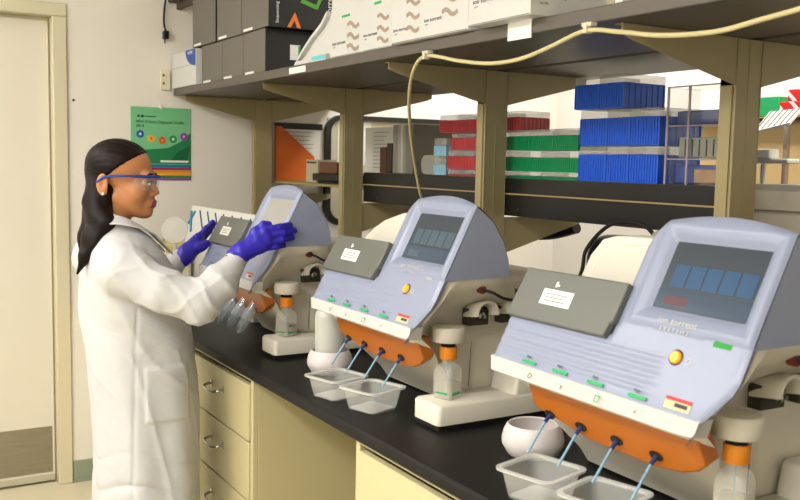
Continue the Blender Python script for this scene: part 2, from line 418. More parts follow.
    p.loft([ring(.006, -.102, .0, .0, .45, .012), ring(.044, -.102, .0, .0, .45, .012), ring(.0495, -.098, -.004, .004, .446, .012)])
    p.loft([ring(.046, -.10, -.004, .205, .44, .01), ring(.098, -.10, -.006, .215, .44, .01), ring(.104, -.096, -.010, .22, .436, .01)])
    p.obj('pedestal', cream_m, t, smooth=50)
    MB(O).box(-.098, -.006, .006, .44, -.006, .008).obj('pedestal_foot', rubber, t)
    # ---- bottle clamp disc on an arm
    d = MB(O)
    d.lathe([(.0345, .175), (.0365, .178), (.0365, .203), (.034, .2075), (.02, .209)], c=(-.058, .06, 0), n=40)
    d.box(-.11, -.06, .04, .085, .180, .204)
    d.obj('bottle_clamp', cream_m, t, smooth=40)
    MB(O).lathe([(.016, .1635), (.016, .176)], c=(-.058, .06, 0), n=24).obj('clamp_gasket', rubber, t)
    # ---- two pinch valves with hoods
    for (yy, xx, s) in ((.145, -.06, 1), (.232, -.062, .85)):
        hd = MB(O); n = 16; rings = []
        for X, rr in ((xx-.03, .027*s), (xx+.022, .031*s), (xx+.030, .030*s), (xx+.030, .025*s), (xx+.0, .023*s)):
            rings.append([(X, yy+rr*math.cos(PI*1.08*k/n-.12), .232+rr*math.sin(PI*1.08*k/n-.12)-(xx+.03-X)*.15) for k in range(n+1)])
        vs = [q for r_ in rings for q in r_]; fs = [(j*(n+1)+k, j*(n+1)+k+1, (j+1)*(n+1)+k+1, (j+1)*(n+1)+k) for j in range(4) for k in range(n)]
        hd.add(vs, fs); hd.obj('valve_hood', cream_m, t, smooth=40)
        MB(O).box(xx-.03, xx-.006, yy-.027*s, yy+.027*s, .202, .240).obj('valve_recess', mat('valve_dark', '#3A352B', .5), t)
        MB(O).lathe([(.009, 0), (.009, .016), (.004, .018), (.004, .026)], c=(xx-.008, yy, .224), n=16, M=Matrix.Rotation(PI/2, 3, 'Y')).obj('valve_plunger', chrome, t, smooth=40)
    # cable port on the flank
    MB(O).lathe([(.009, -.01), (.009, .003), (.006, .003)], c=(-.004, .108, .292), n=20, M=Matrix.Rotation(PI/2, 3, 'Y')).obj('cable_port', mat('port_brown', '#6A2A1C', .5), t, smooth=40)
    MB(O).tube(smooth_path([(-.002, .108, .292), (.02, .118, .288), (.03, .14, .276), (.02, .18, .270), (-.03, .22, .28), (-.06, .25, .20)], 6), .0035, 8).obj('cable', rubber, t, smooth=60)
    # ---- orange tray with holes and sipper collars
    tr = MB(O)
    tp = [(-.452, .178), (-.448, .134), (-.435, .128), (-.31, .106), (-.28, .104), (-.16, .104), (-.105, .112), (-.072, .124), (-.056, .137), (-.064, .178)]
    def ty(z, o=0): return .006-(z-.10)*.30+o
    tr.add([(x, ty(z), z) for x, z in tp]+[(x, ty(z)+.03, z+.012) for x, z in tp], [tuple(range(10)), tuple(range(19, 9, -1))]+[(i, (i+1) % 10, 10+(i+1) % 10, 10+i) for i in range(10)])
    tray = tr.obj('drip_tray', orange_m, t, bevel=.004, seg=3)
    HX = [-.403, -.322, -.237, -.152]
    for X in HX:
        hz = .126; c0 = Vector((X, ty(hz)-.0012, hz)); M3 = Matrix.Rotation(R(107), 3, 'X')
        MB(O).lathe([(.0125, 0), (.0125, .001)], c=c0, n=24, M=M3 @ Matrix.Diagonal((1.1, .62, 1))).obj('hole', mat('hole_dark', '#1A0E06', .8), tray)
    return t
def face_mark(t, name, x0, x1, z0, z1, m, lift=.0008, round_=False):
    b = MB((0, 0, OFFZ)); n = 8 if (x1-x0) > .03 else 1
    vs = []; fs = []
    for i in range(n+1):
        x = x0+(x1-x0)*i/n
        for z in (z0, z1): vs += [FP(x, z, lift), FP(x, z, lift-.0006)]
    for i in range(n):
        a = i*4; fs += [(a, a+2, a+6, a+4), (a+1, a+5, a+7, a+3), (a, a+4, a+5, a+1), (a+2, a+3, a+7, a+6)]
    fs += [(0, 1, 3, 2), (n*4, n*4+2, n*4+3, n*4+1)]
    b.add(vs, fs); return b.obj(name, m, t)
def face_M(x, z, lift):
    # text matrix on the face plane: x along X, up along the slope
    up = Vector((0, .454, .891)); rt = Vector((1, 0, 0)); p = FP(x, z, lift)+Vector((0, 0, OFFZ))
    M = Matrix((rt, up, FN)).transposed().to_4x4(); M.translation = p; return M
def disc(t, name, x, z, r, m, lift, h=.002, ring=0):
    Mx = face_M(x, z, lift)
    prof = [(r, -.001), (r, h*.6), (r*.8, h)] if not ring else [(r, 0), (r, h), (r-ring, h), (r-ring, 0)]
    b = MB(); b.lathe(prof, n=28, cap0=not ring, cap1=not ring)
    b.v = [tuple(Mx @ Vector(p)) for p in b.v]; return b.obj(name, m, t, smooth=40)
def dress(t, screen, label):
    # screen
    s = face_mark(t, 'screen', -.196, -.022, .3485, .4505, screen_refl_m if screen == 'pale' else screen_m, -.0068)
    face_mark(t, 'screen_border', -.1995, -.0185, .3460, .4530, blackm, -.0075)
    if screen != 'pale':
        tm = tile_m if screen == 'menu' else tile2_m
        for k in range(5):
            o = face_mark(s, 'screen_tile', -.180+.0312*k, -.152+.0312*k, .383, .4155, tm, -.0062)
        face_mark(s, 'screen_button', -.178, -.134, .357, .369, scred_m if screen == 'menu' else tile2_m, -.0062)
        face_mark(s, 'screen_bar', -.196, -.022, .352, .3785, mat('screen_band', '#2E3C4E', .15, emit='#3E5468', estr=.25), -.0064)
    # lid
    lo, hi = .012, -.004
    P = [(-.506, .286), (-.253, .288), (-.250, .310), (-.244, .312), (-.242, .372), (-.498, .370)]
    l = MB((0, 0, OFFZ)); n = len(P)
    l.add([FP(x, z, lo) for x, z in P]+[FP(x, z, hi) for x, z in P], [tuple(range(n)), tuple(range(2*n-1, n-1, -1))]+[(i, (i+1) % n, n+(i+1) % n, n+i) for i in range(n)])
    lid = l.obj('flip_lid', lid_m, t, label='grey flip-up lid', bevel=.003, seg=3)
    hp = {'menu': [(-.455, .30), (-.455, .362), (-.432, .402), (-.402, .432), (-.37, .440), (-.255, .444), (-.255, .30)], 'dim': [(-.52, .30), (-.52, .364), (-.47, .394), (-.42, .415), (-.33, .438), (-.255, .444), (-.255, .30)]}.get(screen, [(-.49, .30), (-.49, .345), (-.42, .360), (-.33, .375), (-.255, .40), (-.255, .30)])
    MB((0, 0, OFFZ)).prism(hp, 'y', .10, .17).obj('rear_hood', cream_m, t, bevel=.006)
    MB((0, 0, OFFZ)).prism([(x+.03 if x < -.3 else x, z-.012 if z > .35 else z) for x, z in hp], 'y', .088, .102).obj('rear_hood_step', cream_m, t, bevel=.004)
    l2 = MB((0, 0, OFFZ)); l2.add([FP(x, z, o) for o in (-.004, -.03) for x, z in ((-.49, .296), (-.26, .296), (-.256, .368), (-.485, .368))], [(0, 1, 2, 3), (7, 6, 5, 4), (0, 4, 5, 1), (1, 5, 6, 2), (2, 6, 7, 3), (3, 7, 4, 0)])
    l2.obj('clamp_base', mat('clamp_dark', '#55565A', .4), t)
    m_ = face_mark(lid, 'sticker', -.430, -.352, .315, .3405, white_m, lo+.0006)
    for k in range(3): face_mark(m_, 'sticker_line', -.420, -.364-.01*(k % 2), .321+.0055*k, .3225+.0055*k, grey_ink, lo+.0010)
    f = face_mark(lid, 'logo', -.405, -.400, .345, .354, white_m, lo+.0006); face_mark(lid, 'logo', -.4, -.395, .3465, .350, white_m, lo+.0006)
    # amber button, marks and decals
    disc(t, 'button_ring', -.108, .287, .0125, mat('button_ring', '#4A3A3A', .4), -.001, .0025)
    disc(t, 'button', -.107, .2868, .0095, button_m, .001, .005)
    disc(t, 'status_ring', -.083, .2855, .005, bezel_m, .0, .001, ring=.0012)
    if label: face_mark(t, 'green_label', -.054, -.023, .312, .3215, green2_m)
    else: face_mark(t, 'grey_label', -.054, -.030, .314, .3215, mat('label_grey', '#9A9CA2', .6))
    w_ = face_mark(t, 'warning_label', -.097, -.050, .2215, .2365, mat('label_cream', '#C9BE94', .6)); face_mark(w_, 'label_band', -.097, -.050, .2325, .2372, red_m, .0014)
    face_mark(w_, 'label_text', -.078, -.055, .2255, .2305, ink_m, .0014)
    txt('wordmark', 'ion torrent', .0145, face_M(-.164, .3275, .0050), bezel_m, t, sx=1.15)
    txt('wordmark', 'S Y S T E M S', .0085, face_M(-.157, .3180, .0030), bezel_m, t, sx=1.2)
    for k, X in enumerate((-.403, -.322, -.237, -.147)):
        face_mark(t, 'port_mark', X-.018, X+.018, .2205, .2255, green_m, .0035)
        txt('port_text', 'Port', .007, face_M(X-.010, .229, .0032), ink_m, t); txt('port_text', '\u2014', .007, face_M(X-.005, .2262, .0034), ink_m, t)
    q = .0035
    disc(t, 'circle_symbol', -.388, .2035, .0045, ink_m, .0018, .0006, ring=.0009)
    txt('cross_symbol', 'x', .013, face_M(-.309, .1995, .0022), ink_m, t)
    for (a, b_, c, d) in ((-.227, -.217, .198, .1992), (-.227, -.217, .2068, .208), (-.227, -.2259, .198, .208), (-.2181, -.217, .198, .208)): face_mark(t, 'square_symbol', a, b_, c, d, green_m, .0026)
    txt('plus_symbol', '+', .013, face_M(-.144, .199, .0022), red_m, t)
M2P, M3P, M1P = (-1.5628, 1.0402), (-.7966, 1.0288), (-2.3618, 1.00855)
seq2 = sequencer('blue-grey sequencer in the middle of the bench, its whole right side in view', M2P, 0)
dress(seq2, 'dim', False)
seq3 = sequencer('large blue-grey sequencer nearest the camera with a blue tile menu on screen', M3P, -.0174)
dress(seq3, 'menu', True)
seq1 = sequencer('blue-grey sequencer farthest back, held by the woman in purple gloves', M1P, -.0149)
dress(seq1, 'pale', False)
def L2W(t, p): return t.matrix_basis @ Vector((p[0], p[1], p[2]+OFFZ))
HX = [-.403, -.322, -.237, -.152]
def sippers(t):
    for X in HX:
        a = Vector((X, -.003, .128+OFFZ)); b_ = Vector((X, -.050, .064+OFFZ)); k = a.lerp(b_, .22)
        s = MB().tube([k, b_], .0022, 10).obj('sipper_tube', tube_m, t, smooth=60, label='pale blue sipper tube'); MB().tube([a-Vector((0, -.004, 0)), k], .0036, 12).obj('collar', tube2_m, s, smooth=60)
sippers(seq2); sippers(seq3)
# conical tubes on the far instrument
for k, X in enumerate(HX):
    a = Vector((X, .002, .140)); b_ = Vector((X, -.052, .060)); d = (b_-a).normalized()
    t = thing('conical_tube', ['first', 'second', 'third', 'fourth'][k]+' clear conical tube from the sleeve, plugged under the farthest sequencer', 'tube', L2W(seq1, (X, .002, .134)), 0, 'conical tubes under the far sequencer')
    Mq = d.to_track_quat('Z', 'Y').to_matrix()
    MB().lathe([(.0160, 0), (.0164, .074), (.0150, .080), (.0045, .100), (.003, .102)], n=24, M=Mq).obj('tube_wall', mat('tube_clear', '#B9C4CC', .08, alpha=.34, spec=1), t, smooth=40)
    MB().lathe([(.0138, .020), (.0138, .073), (.0125, .079), (.0035, .096)], n=20, M=Mq).obj('tube_liquid', mat('tube_liquid', '#8C979F', .1, alpha=.38), t, smooth=40)
    MB().tube([Mq @ Vector((.0, 0, .005)), Mq @ Vector((0, 0, .09))], .002, 8).obj('straw', tube_m, t)
# bottles on the pedestals
def bottle(t, label, text=False):
    o = L2W(t, (-.057, .06, .0500))
    e = thing('reagent_bottle', label, 'bottle', o, R(20), 'bottles on the sequencer pedestals')
    b = MB(); pr = []
    def sq(z, a, r):
        pts = []
        for cx, cy, a0 in ((a-r, -a+r, -90), (a-r, a-r, 0), (-a+r, a-r, 90), (-a+r, -a+r, 180)):
            for k in range(6): an = R(a0+90*k/5); pts.append((cx+r*math.cos(an), cy+r*math.sin(an), z))
        return pts
    b.loft([sq(.0, .022, .008), sq(.003, .0245, .008), (sq(.060, .0245, .008)), sq(.072, .021, .012), sq(.078, .0135, .0130), sq(.090, .0135, .013)])
    b.obj('bottle_body', bottle_m, e, smooth=40)
    l = MB(); l.loft([sq(.002, .0225, .007), sq(.035, .0225, .007)]); l.obj('liquid', liquid_m, e, smooth=40)
    c = MB(); n = 60; c.loft([[(( .0185+(.0008 if k % 2 else 0))*math.cos(2*PI*k/n), (.0185+(.0008 if k % 2 else 0))*math.sin(2*PI*k/n), z) for k in range(n)] for z in (.086, .114)]); c.obj('cap', cap_m, e, bevel=.001)
    MB().tube([(0, 0, .113), (0, 0, .01)], .0018, 8).obj('dip_tube', tube_m, e)
    MB().box(-.012, .018, -.0252, -.0246, .012, .016).box(.0246, .0252, -.016, .014, .010, .0145).obj('green_band', green_m, e)
    if text:
        txt('label_text', 'Wash 1', .009, side_M(.0253, -.014, .030), ink_m, e); txt('label_text', '+', .012, side_M(.0253, -.002, .019), red_m, e)
bottle(seq2, 'clear bottle with ribbed orange cap on the middle sequencer pedestal')
bottle(seq3, 'clear bottle with ribbed orange cap at the lower right corner, under the nearest sequencer')
bottle(seq1, 'clear labelled bottle with bright orange cap beside the conical tubes', True)
# round waste bowls
def bowl(x, y, label, s=1):
    b = MB(); b.lathe([(.045, .0), (.050, .004), (.0605, .022), (.0615, .032), (.058, .048), (.052, .060), (.049, .0625), (.0465, .0605), (.052, .045), (.055, .03), (.050, .012), (.03, .006)], n=56)
    return tag(b.obj('round_bowl', bowl_m, None, smooth=50, loc=(x, y, CT)), label, 'bowl', 'white bottle bowls')
e = Vector((-2.160, 1.083, CT))
bowl(e.x, e.y, 'round white bowl holding the frosted bottle, left of the middle sequencer')
bowl(-1.358, 1.128, 'empty round white bowl left of the nearest sequencer')
b = MB(); b.lathe([(.036, .008), (.040, .012), (.041, .15), (.038, .165), (.020, .180), (.018, .20)], n=48)
tag(b.obj('frosted_bottle', frost_m, None, smooth=40, loc=e), 'tall frosted bottle standing in the white bowl by the middle sequencer', 'bottle')
# clear tubs
def tub(x, y, rz, label, s=1.0):
    t = thing('plastic_tub', label, 'tub', (x, y, CT+.001), R(rz), 'clear plastic tubs in front of the sequencers')
    def rr(z, a, r, b2=None):
        b2 = b2 or a; pts = []
        for cx, cy, a0 in ((a-r, -b2+r, -90), (a-r, b2-r, 0), (-a+r, b2-r, 90), (-a+r, -b2+r, 180)):
            for k in range(7): an = R(a0+90*k/6); pts.append((cx+r*math.cos(an), cy+r*math.sin(an), z))
        return pts
    b = MB(); b.loft([rr(.0015, .036*s, .010), rr(.0, .041*s, .012), rr(.002, .0425*s, .013), rr(.049, .052*s, .016)], cap=False); b.f.append(tuple(range(27, -1, -1))); b.mi.append(0)
    b.obj('tub_wall', tub_m, t, smooth=50)
    q = MB(); q.loft([rr(.046, .052*s, .016), rr(.048, .060*s, .020), rr(.0515, .0605*s, .020), rr(.0515, .0515*s, .016), rr(.0485, .0515*s, .016)], cap=False); q.obj('tub_rim', tubrim_m, t, smooth=30)
    q = MB(); q.loft([rr(.0025, .0385*s, .011), rr(.0032, .0385*s, .011)]); q.obj('tub_base', tubrim_m, t)
tub(-1.928, .985, 15, 'clear plastic tub by the frosted bottle, left of its pair')
tub(-1.790, 1.008, 18, 'clear plastic tub below the orange tray of the middle sequencer, right of its pair')
tub(-1.168, .990, 14, 'clear plastic tub next to the empty white bowl')
tub(-1.028, 1.004, 16, 'clear plastic tub cut by the bottom edge of the photo')
# ------------------------------------------------------------------ boxes on the upper shelf
ZT = 1.7975
grey_box = mat('grey_card', '#6B675F', .75, noise=.03, nscale=20)
black_card = mat('black_card', '#171614', .55)
wbox = mat('white_card_box', '#C6C6C3', .6, noise=.01, nscale=10)
tan_print = mat('taupe_print', '#9A8C80', .7)
orange_print = mat('orange_print', '#E0741A', .5)
green_print = mat('green_print', '#4FA02E', .5)
def gbox(x0, x1, y0, z0, z1, label, sticker=True, depth=.30, front=grey_box, side=black_card, group='grey storage boxes on the upper shelf'):
    t = thing('storage_box', label, 'box', ((x0+x1)/2, y0+depth/2, z0), group=group); o = (-(x0+x1)/2, -y0-depth/2, -z0)
    MB(o).box(x0, x1, y0+.002, y0+depth, z0, z1).obj('box_body', side, t, bevel=.0015)
    MB(o).box(x0, x1, y0, y0+.002, z0, z1).obj('front_panel', front, t, bevel=.0008)
    if sticker: MB(o).box(x0+.02, x0+.11, y0-.0008, y0, z0+.004, z0+.013).obj('sticker', white_m, t)
    return t
xs = [(-3.852, -3.604), (-3.600, -3.370), (-3.366, -3.150)]
nl = ['leftmost grey box of the lower row, beside the white box', 'middle grey box of the lower row on the upper shelf', 'right grey box of the lower row with a black side and small label']
low = [gbox(a, b_, 1.30, ZT, ZT+.160, n_) for (a, b_), n_ in zip(xs, nl)]
xs2 = [(-3.944, -3.655), (-3.648, -3.375), (-3.370, -3.110)]
nl = ['leftmost grey box of the top row, overhanging the white box', 'middle grey box of the top row', 'right grey box of the top row, black side printed with orange and green shapes']
up = [gbox(a, b_, 1.295 if i else 1.29, ZT+.162, ZT+.162+.36, n_) for i, ((a, b_), n_) in enumerate(zip(xs2, nl))]
# black side prints
def on(t, b, name, m): b.off = Vector(-t.location); b.v = [tuple(Vector(p)-t.location) for p in b.v]; return b.obj(name, m, t)
X = -3.150
on(low[2], MB().box(X, X+.0012, 1.399, 1.440, 1.850, 1.905), 'side_label', white_m)
on(low[2], MB().box(X+.0012, X+.0018, 1.432, 1.440, 1.852, 1.903), 'label_stripe', green_m)
X = -3.110
def chev(pts, wd, name, m):
    b = MB(); b.prism([(1.295+p[0], ZT+.162+p[1]) for p in pts], 'x', X, X+.001); return on(up[2], b, name, m)
chev([(.074, .002), (.105, .058), (.129, .002), (.114, .002), (.103, .030), (.089, .002)], 0, 'orange_shape', orange_print)
chev([(.125, .095), (.195, .075), (.225, .14), (.212, .145), (.19, .092), (.135, .108)], 0, 'green_shape', green_print)
b = MB(); b.lathe([(.03, 0), (.03, .001)], c=(X, 1.295+.085, ZT+.162+.19), n=24, M=Matrix.Rotation(PI/2, 3, 'Y')); on(up[2], b, 'grey_shape', mat('grey_print', '#77777A', .6))
for s_, sz, yy in (('Sequencing', .017, 1.335), ('ion torrent', .030, 1.548)):
    tt = txt('side_text', s_, sz, side_M(X+.0012, 0, 0), white_m, up[2]); q = up[2].location
    tt.location = (-q.x, yy-q.y, ZT+.175-q.z); tt.rotation_euler = (R(90), 0, 0)
# white box with blue emblem at the shelf end
t = thing('white_box', 'small white box with blue emblem at the left end of the upper shelf', 'box', (-4.03, 1.36, ZT))
o = -t.location
MB(o).box(-4.198, -3.860, 1.275, 1.50, ZT, 1.951).obj('box_body', wbox, t, bevel=.002)
MB(o).box(-4.198, -3.860, 1.2742, 1.275, 1.885, 1.8865).obj('lid_seam', grey_ink, t)
b = MB(o); b.prism([(-3.862, 1.951)]+[(-3.862-.135*math.cos(a), 1.951-.072*math.sin(a)) for a in [R(10*k) for k in range(10)]], 'y', 1.2737, 1.2749)
b.obj('blue_emblem', mat('blue_print', '#2B4E9A', .5), t); txt('emblem_text', 'WAYPE', .02, front_M(-3.965, 1.2730, 1.93), white_m, t).location = o
# white branded boxes
def swirl(t, x, y, z, s, m):
    pts = [(x-.5*s, z+.05*s), (x-.28*s, z+.12*s), (x-.08*s, z+.05*s), (x+.05*s, z-.05*s), (x+.25*s, z-.09*s), (x+.48*s, z-.01*s)]
    sp = smooth_path([(p[0], 0, p[1]) for p in pts], 6); b = MB(-t.location); n = len(sp); vs = []
    for i, p in enumerate(sp):
        a = sp[max(i-1, 0)]; c = sp[min(i+1, n-1)]; d = (c-a).normalized(); nn = Vector((-d.z, 0, d.x))*.075*s
        for q in (p+nn, p-nn): vs += [(q.x, y, q.z), (q.x, y-.0008, q.z)]
    fs = []
    for i in range(n-1): a = 4*i; fs += [(a+1, a+3, a+7, a+5), (a, a+4, a+6, a+2)]
    b.add(vs, fs); return b.obj('swirl_print', m, t)
def wb(x0, x1, y0, h, label, depth=.36, swirls=0, words=1, green=True):
    t = thing('kit_box', label, 'box', ((x0+x1)/2, y0+depth/2, ZT), group='white kit boxes on the upper shelf'); o = -t.location
    MB(o).box(x0, x1, y0, y0+depth, ZT, ZT+h).obj('box_body', wbox, t, bevel=.0015)
    MB(o).box(x0+.004, x1-.004, y0-.0006, y0, ZT+.0015, ZT+.003).obj('bottom_seam', grey_ink, t)
    def w(x, z, s):
        a = txt('wordmark', 'ion torrent', s*1.15, front_M(x, y0-.0008, z), ink_m, t, sx=1.3); a.location = o
        b_ = txt('wordmark', 'by life', s*.4, front_M(x+s*.4, y0-.0008, z-s*.65), tan_print, t, sx=1.3); b_.location = o
    return t, w, o
t, w_, o = wb(-2.580, -2.375, 1.285, .36, 'first white kit box from the left, beside the black boxes'); w_(-2.572, 1.835, .013)
for k, zz in enumerate((1.883, 1.850, 1.818)): swirl(t, -2.435, 1.2845, zz, .075, tan_print)
MB(o).box(-2.51, -2.458, 1.2843, 1.285, 1.912, 1.919).obj('green_mark', green_m, t); txt('top_text', '7/13', .02, front_M(-2.51, 1.2843, 1.965), grey_ink, t).location = o
t, w_, o = wb(-2.368, -2.20, 1.28, .36, 'second white kit box from the left on the upper shelf'); w_(-2.362, 1.838, .012)
for k, zz in enumerate((1.883, 1.850, 1.820)): swirl(t, -2.248, 1.2795, zz, .065, tan_print)
MB(o).box(-2.30, -2.26, 1.2793, 1.28, 1.922, 1.929).obj('green_mark', green_m, t)
t, w_, o = wb(-2.170, -1.810, 1.262, .36, 'wide white kit box with taupe swirls above the cream cord clip'); w_(-2.160, 1.828, .012); w_(-2.005, 1.836, .012)
for x, s in ((-2.060, .065), (-1.888, .07)):
    for zz in (1.895, 1.860, 1.826): swirl(t, x, 1.2615, zz if x < -2.0 else zz+.022, s, tan_print)
MB(o).box(-2.11, -2.07, 1.2613, 1.262, 1.935, 1.942).obj('green_mark', green_m, t)
t, w_, o = wb(-1.775, -1.547, 1.238, .40, 'white kit box at the right end of the row, overhanging the shelf edge', depth=.22); w_(-1.758, 1.845, .0135)
a = txt('wordmark', 'ion torrent', .017, side_M(-1.5462, 1.250, 1.835), ink_m, t, sx=1.1); a.location = o
a = txt('wordmark', 'by life', .008, side_M(-1.5462, 1.262, 1.822), grey_ink, t, sx=1.3); a.location = o
# leaning white card with a cyan strip
t = thing('cut_open_box', 'white cut-open box lying in front of the black boxes with a cyan strip', 'box', (-2.75, 1.33, ZT)); o = -t.location
b = MB(o); b.prism([(-2.86, ZT), (-2.616, ZT), (-2.616, ZT+.15), (-2.64, ZT+.125), (-2.70, ZT+.095), (-2.76, ZT+.062), (-2.82, ZT+.025)], 'x', 0, 0) if False else None
prof = [(-2.862, ZT), (-2.62, ZT), (-2.62, ZT+.02), (-2.85, ZT+.012)]
b = MB(o); b.prism(prof, 'y', 1.285, 1.55)
b.prism([(-2.862, ZT+.002), (-2.80, ZT+.044), (-2.74, ZT+.078), (-2.66, ZT+.112), (-2.60, ZT+.16), (-2.60, ZT+.002)], 'y', 1.301, 1.306)
P = [(-2.862, ZT+.002), (-2.80, ZT+.048), (-2.74, ZT+.082), (-2.66, ZT+.118), (-2.62, ZT+.150), (-2.62, ZT+.135), (-2.66, ZT+.105), (-2.74, ZT+.070), (-2.80, ZT+.036), (-2.85, ZT+.004)]
b.prism(P, 'y', 1.286, 1.30); b.box(-2.70, -2.62, 1.50, 1.55, ZT, ZT+.12)
b.obj('carton', wbox, t, bevel=.001); MB(o).box(-2.72, -2.625, 1.2842, 1.285, ZT+.004, ZT+.017).obj('cyan_strip', mat('cyan_print', '#5FC0CC', .5), t)
# grey bin and papers to the right
t = thing('grey_bin', 'grey plastic bin at the top edge, right of the white kit boxes', 'bin', (-1.16, 1.45, ZT)); o = -t.location
MB(o).box(-1.345, -.80, 1.30, 1.60, ZT, ZT+.20).box(-1.35, -.795, 1.293, 1.60, ZT+.16, ZT+.20).obj('bin_body', mat('bin_grey', '#A8A49F', .5), t, bevel=.006)
t = thing('folder_stack', 'cream and white folders standing between the kit box and the grey bin', 'folder', (-1.375, 1.45, ZT)); o = -t.location
MB(o).box(-1.372, -1.350, 1.31, 1.58, ZT, ZT+.24).obj('white_folder', paper_m, t); MB(o).box(-1.396, -1.374, 1.31, 1.58, ZT, ZT+.24).obj('cream_folder', mat('folder_cream', '#A59A80', .7), t)
# labels on the shelf edge
tag(MB().box(-1.674, -1.591, 1.2765, 1.2795, 1.757, 1.7975).obj('label_holder', white_m), 'white label holder hanging from the upper shelf edge', 'label')
tag(MB().box(-2.885, -2.755, 1.2785, 1.2798, 1.770, 1.790).obj('shelf_label', white_m), 'small white sticker on the shelf edge below the cut-open box', 'label')
# cream cable under the shelf edge, clips
cbl = smooth_path([(-2.5193, 1.60, 1.345), (-2.50, 1.57, 1.39), (-2.4513, 1.52, 1.4729), (-2.3487, 1.44, 1.5627), (-2.2325, 1.36, 1.6429), (-2.1263, 1.30, 1.7022), (-2.0571, 1.275, 1.74), (-2.0043, 1.270, 1.7532), (-1.9341, 1.266, 1.7441), (-1.8456, 1.266, 1.7268), (-1.7234, 1.266, 1.711), (-1.6129, 1.266, 1.7117), (-1.5128, 1.266, 1.7281), (-1.4067, 1.266, 1.7494), (-1.3085, 1.266, 1.7366), (-1.2308, 1.266, 1.7226), (-1.1591, 1.266, 1.7149), (-1.0716, 1.266, 1.7122), (-.9926, 1.266, 1.7209), (-.9203, 1.266, 1.7288), (-.8, 1.266, 1.745)], 6)
tag(MB().tube(cbl, .0048, 10).obj('cream_cable', cable_m, smooth=60), 'cream cable clipped along the shelf edge and hanging down behind the middle sequencer', 'cable')
for X, lab in ((-2.0, 'white cable clip under the wide white kit box'), (-1.40, 'white cable clip on the shelf edge left of the nearest post')):
    tag(MB().box(X-.014, X+.014, 1.262, 1.279, 1.757, 1.7655).box(X-.005, X+.005, 1.258, 1.2745, 1.744, 1.760).obj('cable_clip', mat('clip_clear', '#C9C3AA', .3), bevel=.001), lab, 'clip', 'cable clips on the shelf edge')

# ------------------------------------------------------------------ pipette tip racks on the lower shelf
ZL = 1.4385
def tipmat(c, name): return mat(name, c, .35, noise=.25, nscale=150)
RM = {'red': tipmat('#C24A4C', 'rack_red'), 'green': tipmat('#149058', 'rack_green'), 'blue': tipmat('#2462DA', 'rack_blue'), 'cyan': tipmat('#9CC8DA', 'rack_cyan')}
haze_m = mat('rack_lid_clear', '#C4C4BE', .2, alpha=.38, spec=.8)
def rack(x0, x1, y0, z0, h, colour, label, d=.12, lid=.32, group=None):
    t = thing('pipette_tip_rack', label, 'rack', ((x0+x1)/2, y0+d/2, z0), group=group or colour+' pipette tip racks'); o = -t.location
    m = RM[colour]; hb = h*(1-lid); g = .0015; b = MB(o)
    b.box(x0+g+.002, x1-g-.002, y0+.003, y0+d, z0, z0+hb)
    n = max(4, int((x1-x0)/.009))
    for k in range(n+1):
        X = x0+g+(x1-x0-2*g)*k/n; b.box(X-.0012, X+.0012, y0, y0+.004, z0+.002, z0+hb)
    for k in range(8): Y = y0+.004+(d-.01)*k/7; b.box(x1-g-.003, x1-g, Y-.0012, Y+.0012, z0+.002, z0+hb)
    b.obj('tip_tray', m, t)
    MB(o).box(x0+g, x1-g, y0+.001, y0+d-.001, z0+hb+.0008, z0+h-.001).obj('clear_lid', haze_m, t, bevel=.002)
    return t
def rackrow(xs, y0, z0, h, c, labels, **k):
    for (a, b_), l in zip(zip(xs, xs[1:]), labels): rack(a, b_, y0, z0, h, c, l, **k)
Y = 1.772
# red, four tiers
rackrow([-2.645, -2.49, -2.335], Y, ZL, .022, 'red', ['low red rack at the foot of the red stack, left one', 'low red rack at the foot of the red stack, beside the post'], lid=.8)
rackrow([-2.645, -2.49, -2.335], Y, ZL+.023, .064, 'red', ['red tip rack in the second tier of the red stack, beside the pale blue racks', 'red tip rack in the second tier of the red stack, beside the post'])
rackrow([-2.625, -2.48, -2.335], Y, ZL+.088, .058, 'red', ['red tip rack in the third tier, left one', 'red tip rack in the third tier, beside the post'])
rackrow([-2.70, -2.59, -2.478, -2.366, -2.245], Y, ZL+.147, .062, 'red', ['leftmost red tip rack of the top tier', 'second red tip rack of the top tier', 'third red tip rack of the top tier, left of the post', 'red tip rack of the top tier peeping out right of the post'])
for k in range(2): rack(-2.733, -2.655, Y, ZL+.001+.066*k, .064, 'cyan', ['pale blue and white rack at the bottom, left of the red stack', 'pale blue and white rack on top, left of the red stack'][k], lid=.45)
# green, three tiers
rackrow([-2.315, -2.145, -1.978], Y, ZL, .020, 'green', ['low green rack at the foot of the stack by the post', 'low green rack at the foot of the stack by the blue racks'], lid=.6)
rackrow([-2.315, -2.145, -1.978], Y, ZL+.021, .064, 'green', ['green tip rack in the middle tier by the post', 'green tip rack in the middle tier by the blue racks'])
rackrow([-2.310, -2.2, -2.09, -1.98], Y, ZL+.086, .064, 'green', ['green tip rack on top, nearest the post', 'green tip rack on top, centre', 'green tip rack on top, touching the blue racks'])
# blue, three tiers
xs = [-1.975, -1.868, -1.782, -1.675]
rackrow(xs, Y, ZL, .098, 'blue', ['blue tip rack in the bottom row beside the green stack', 'blue tip rack in the bottom row, middle', 'blue tip rack in the bottom row beside the clear organiser'], d=.16, lid=.24)
rackrow(xs, Y, ZL+.099, .098, 'blue', ['blue tip rack in the second row beside the green stack', 'blue tip rack in the second row, middle', 'blue tip rack in the second row beside the clear organiser'], d=.16, lid=.24)
rackrow([-2.002, -1.905, -1.808], Y, ZL+.200, .092, 'blue', ['blue tip rack on the very top, left of two', 'blue tip rack on the very top, right of two'], d=.16, lid=.26)
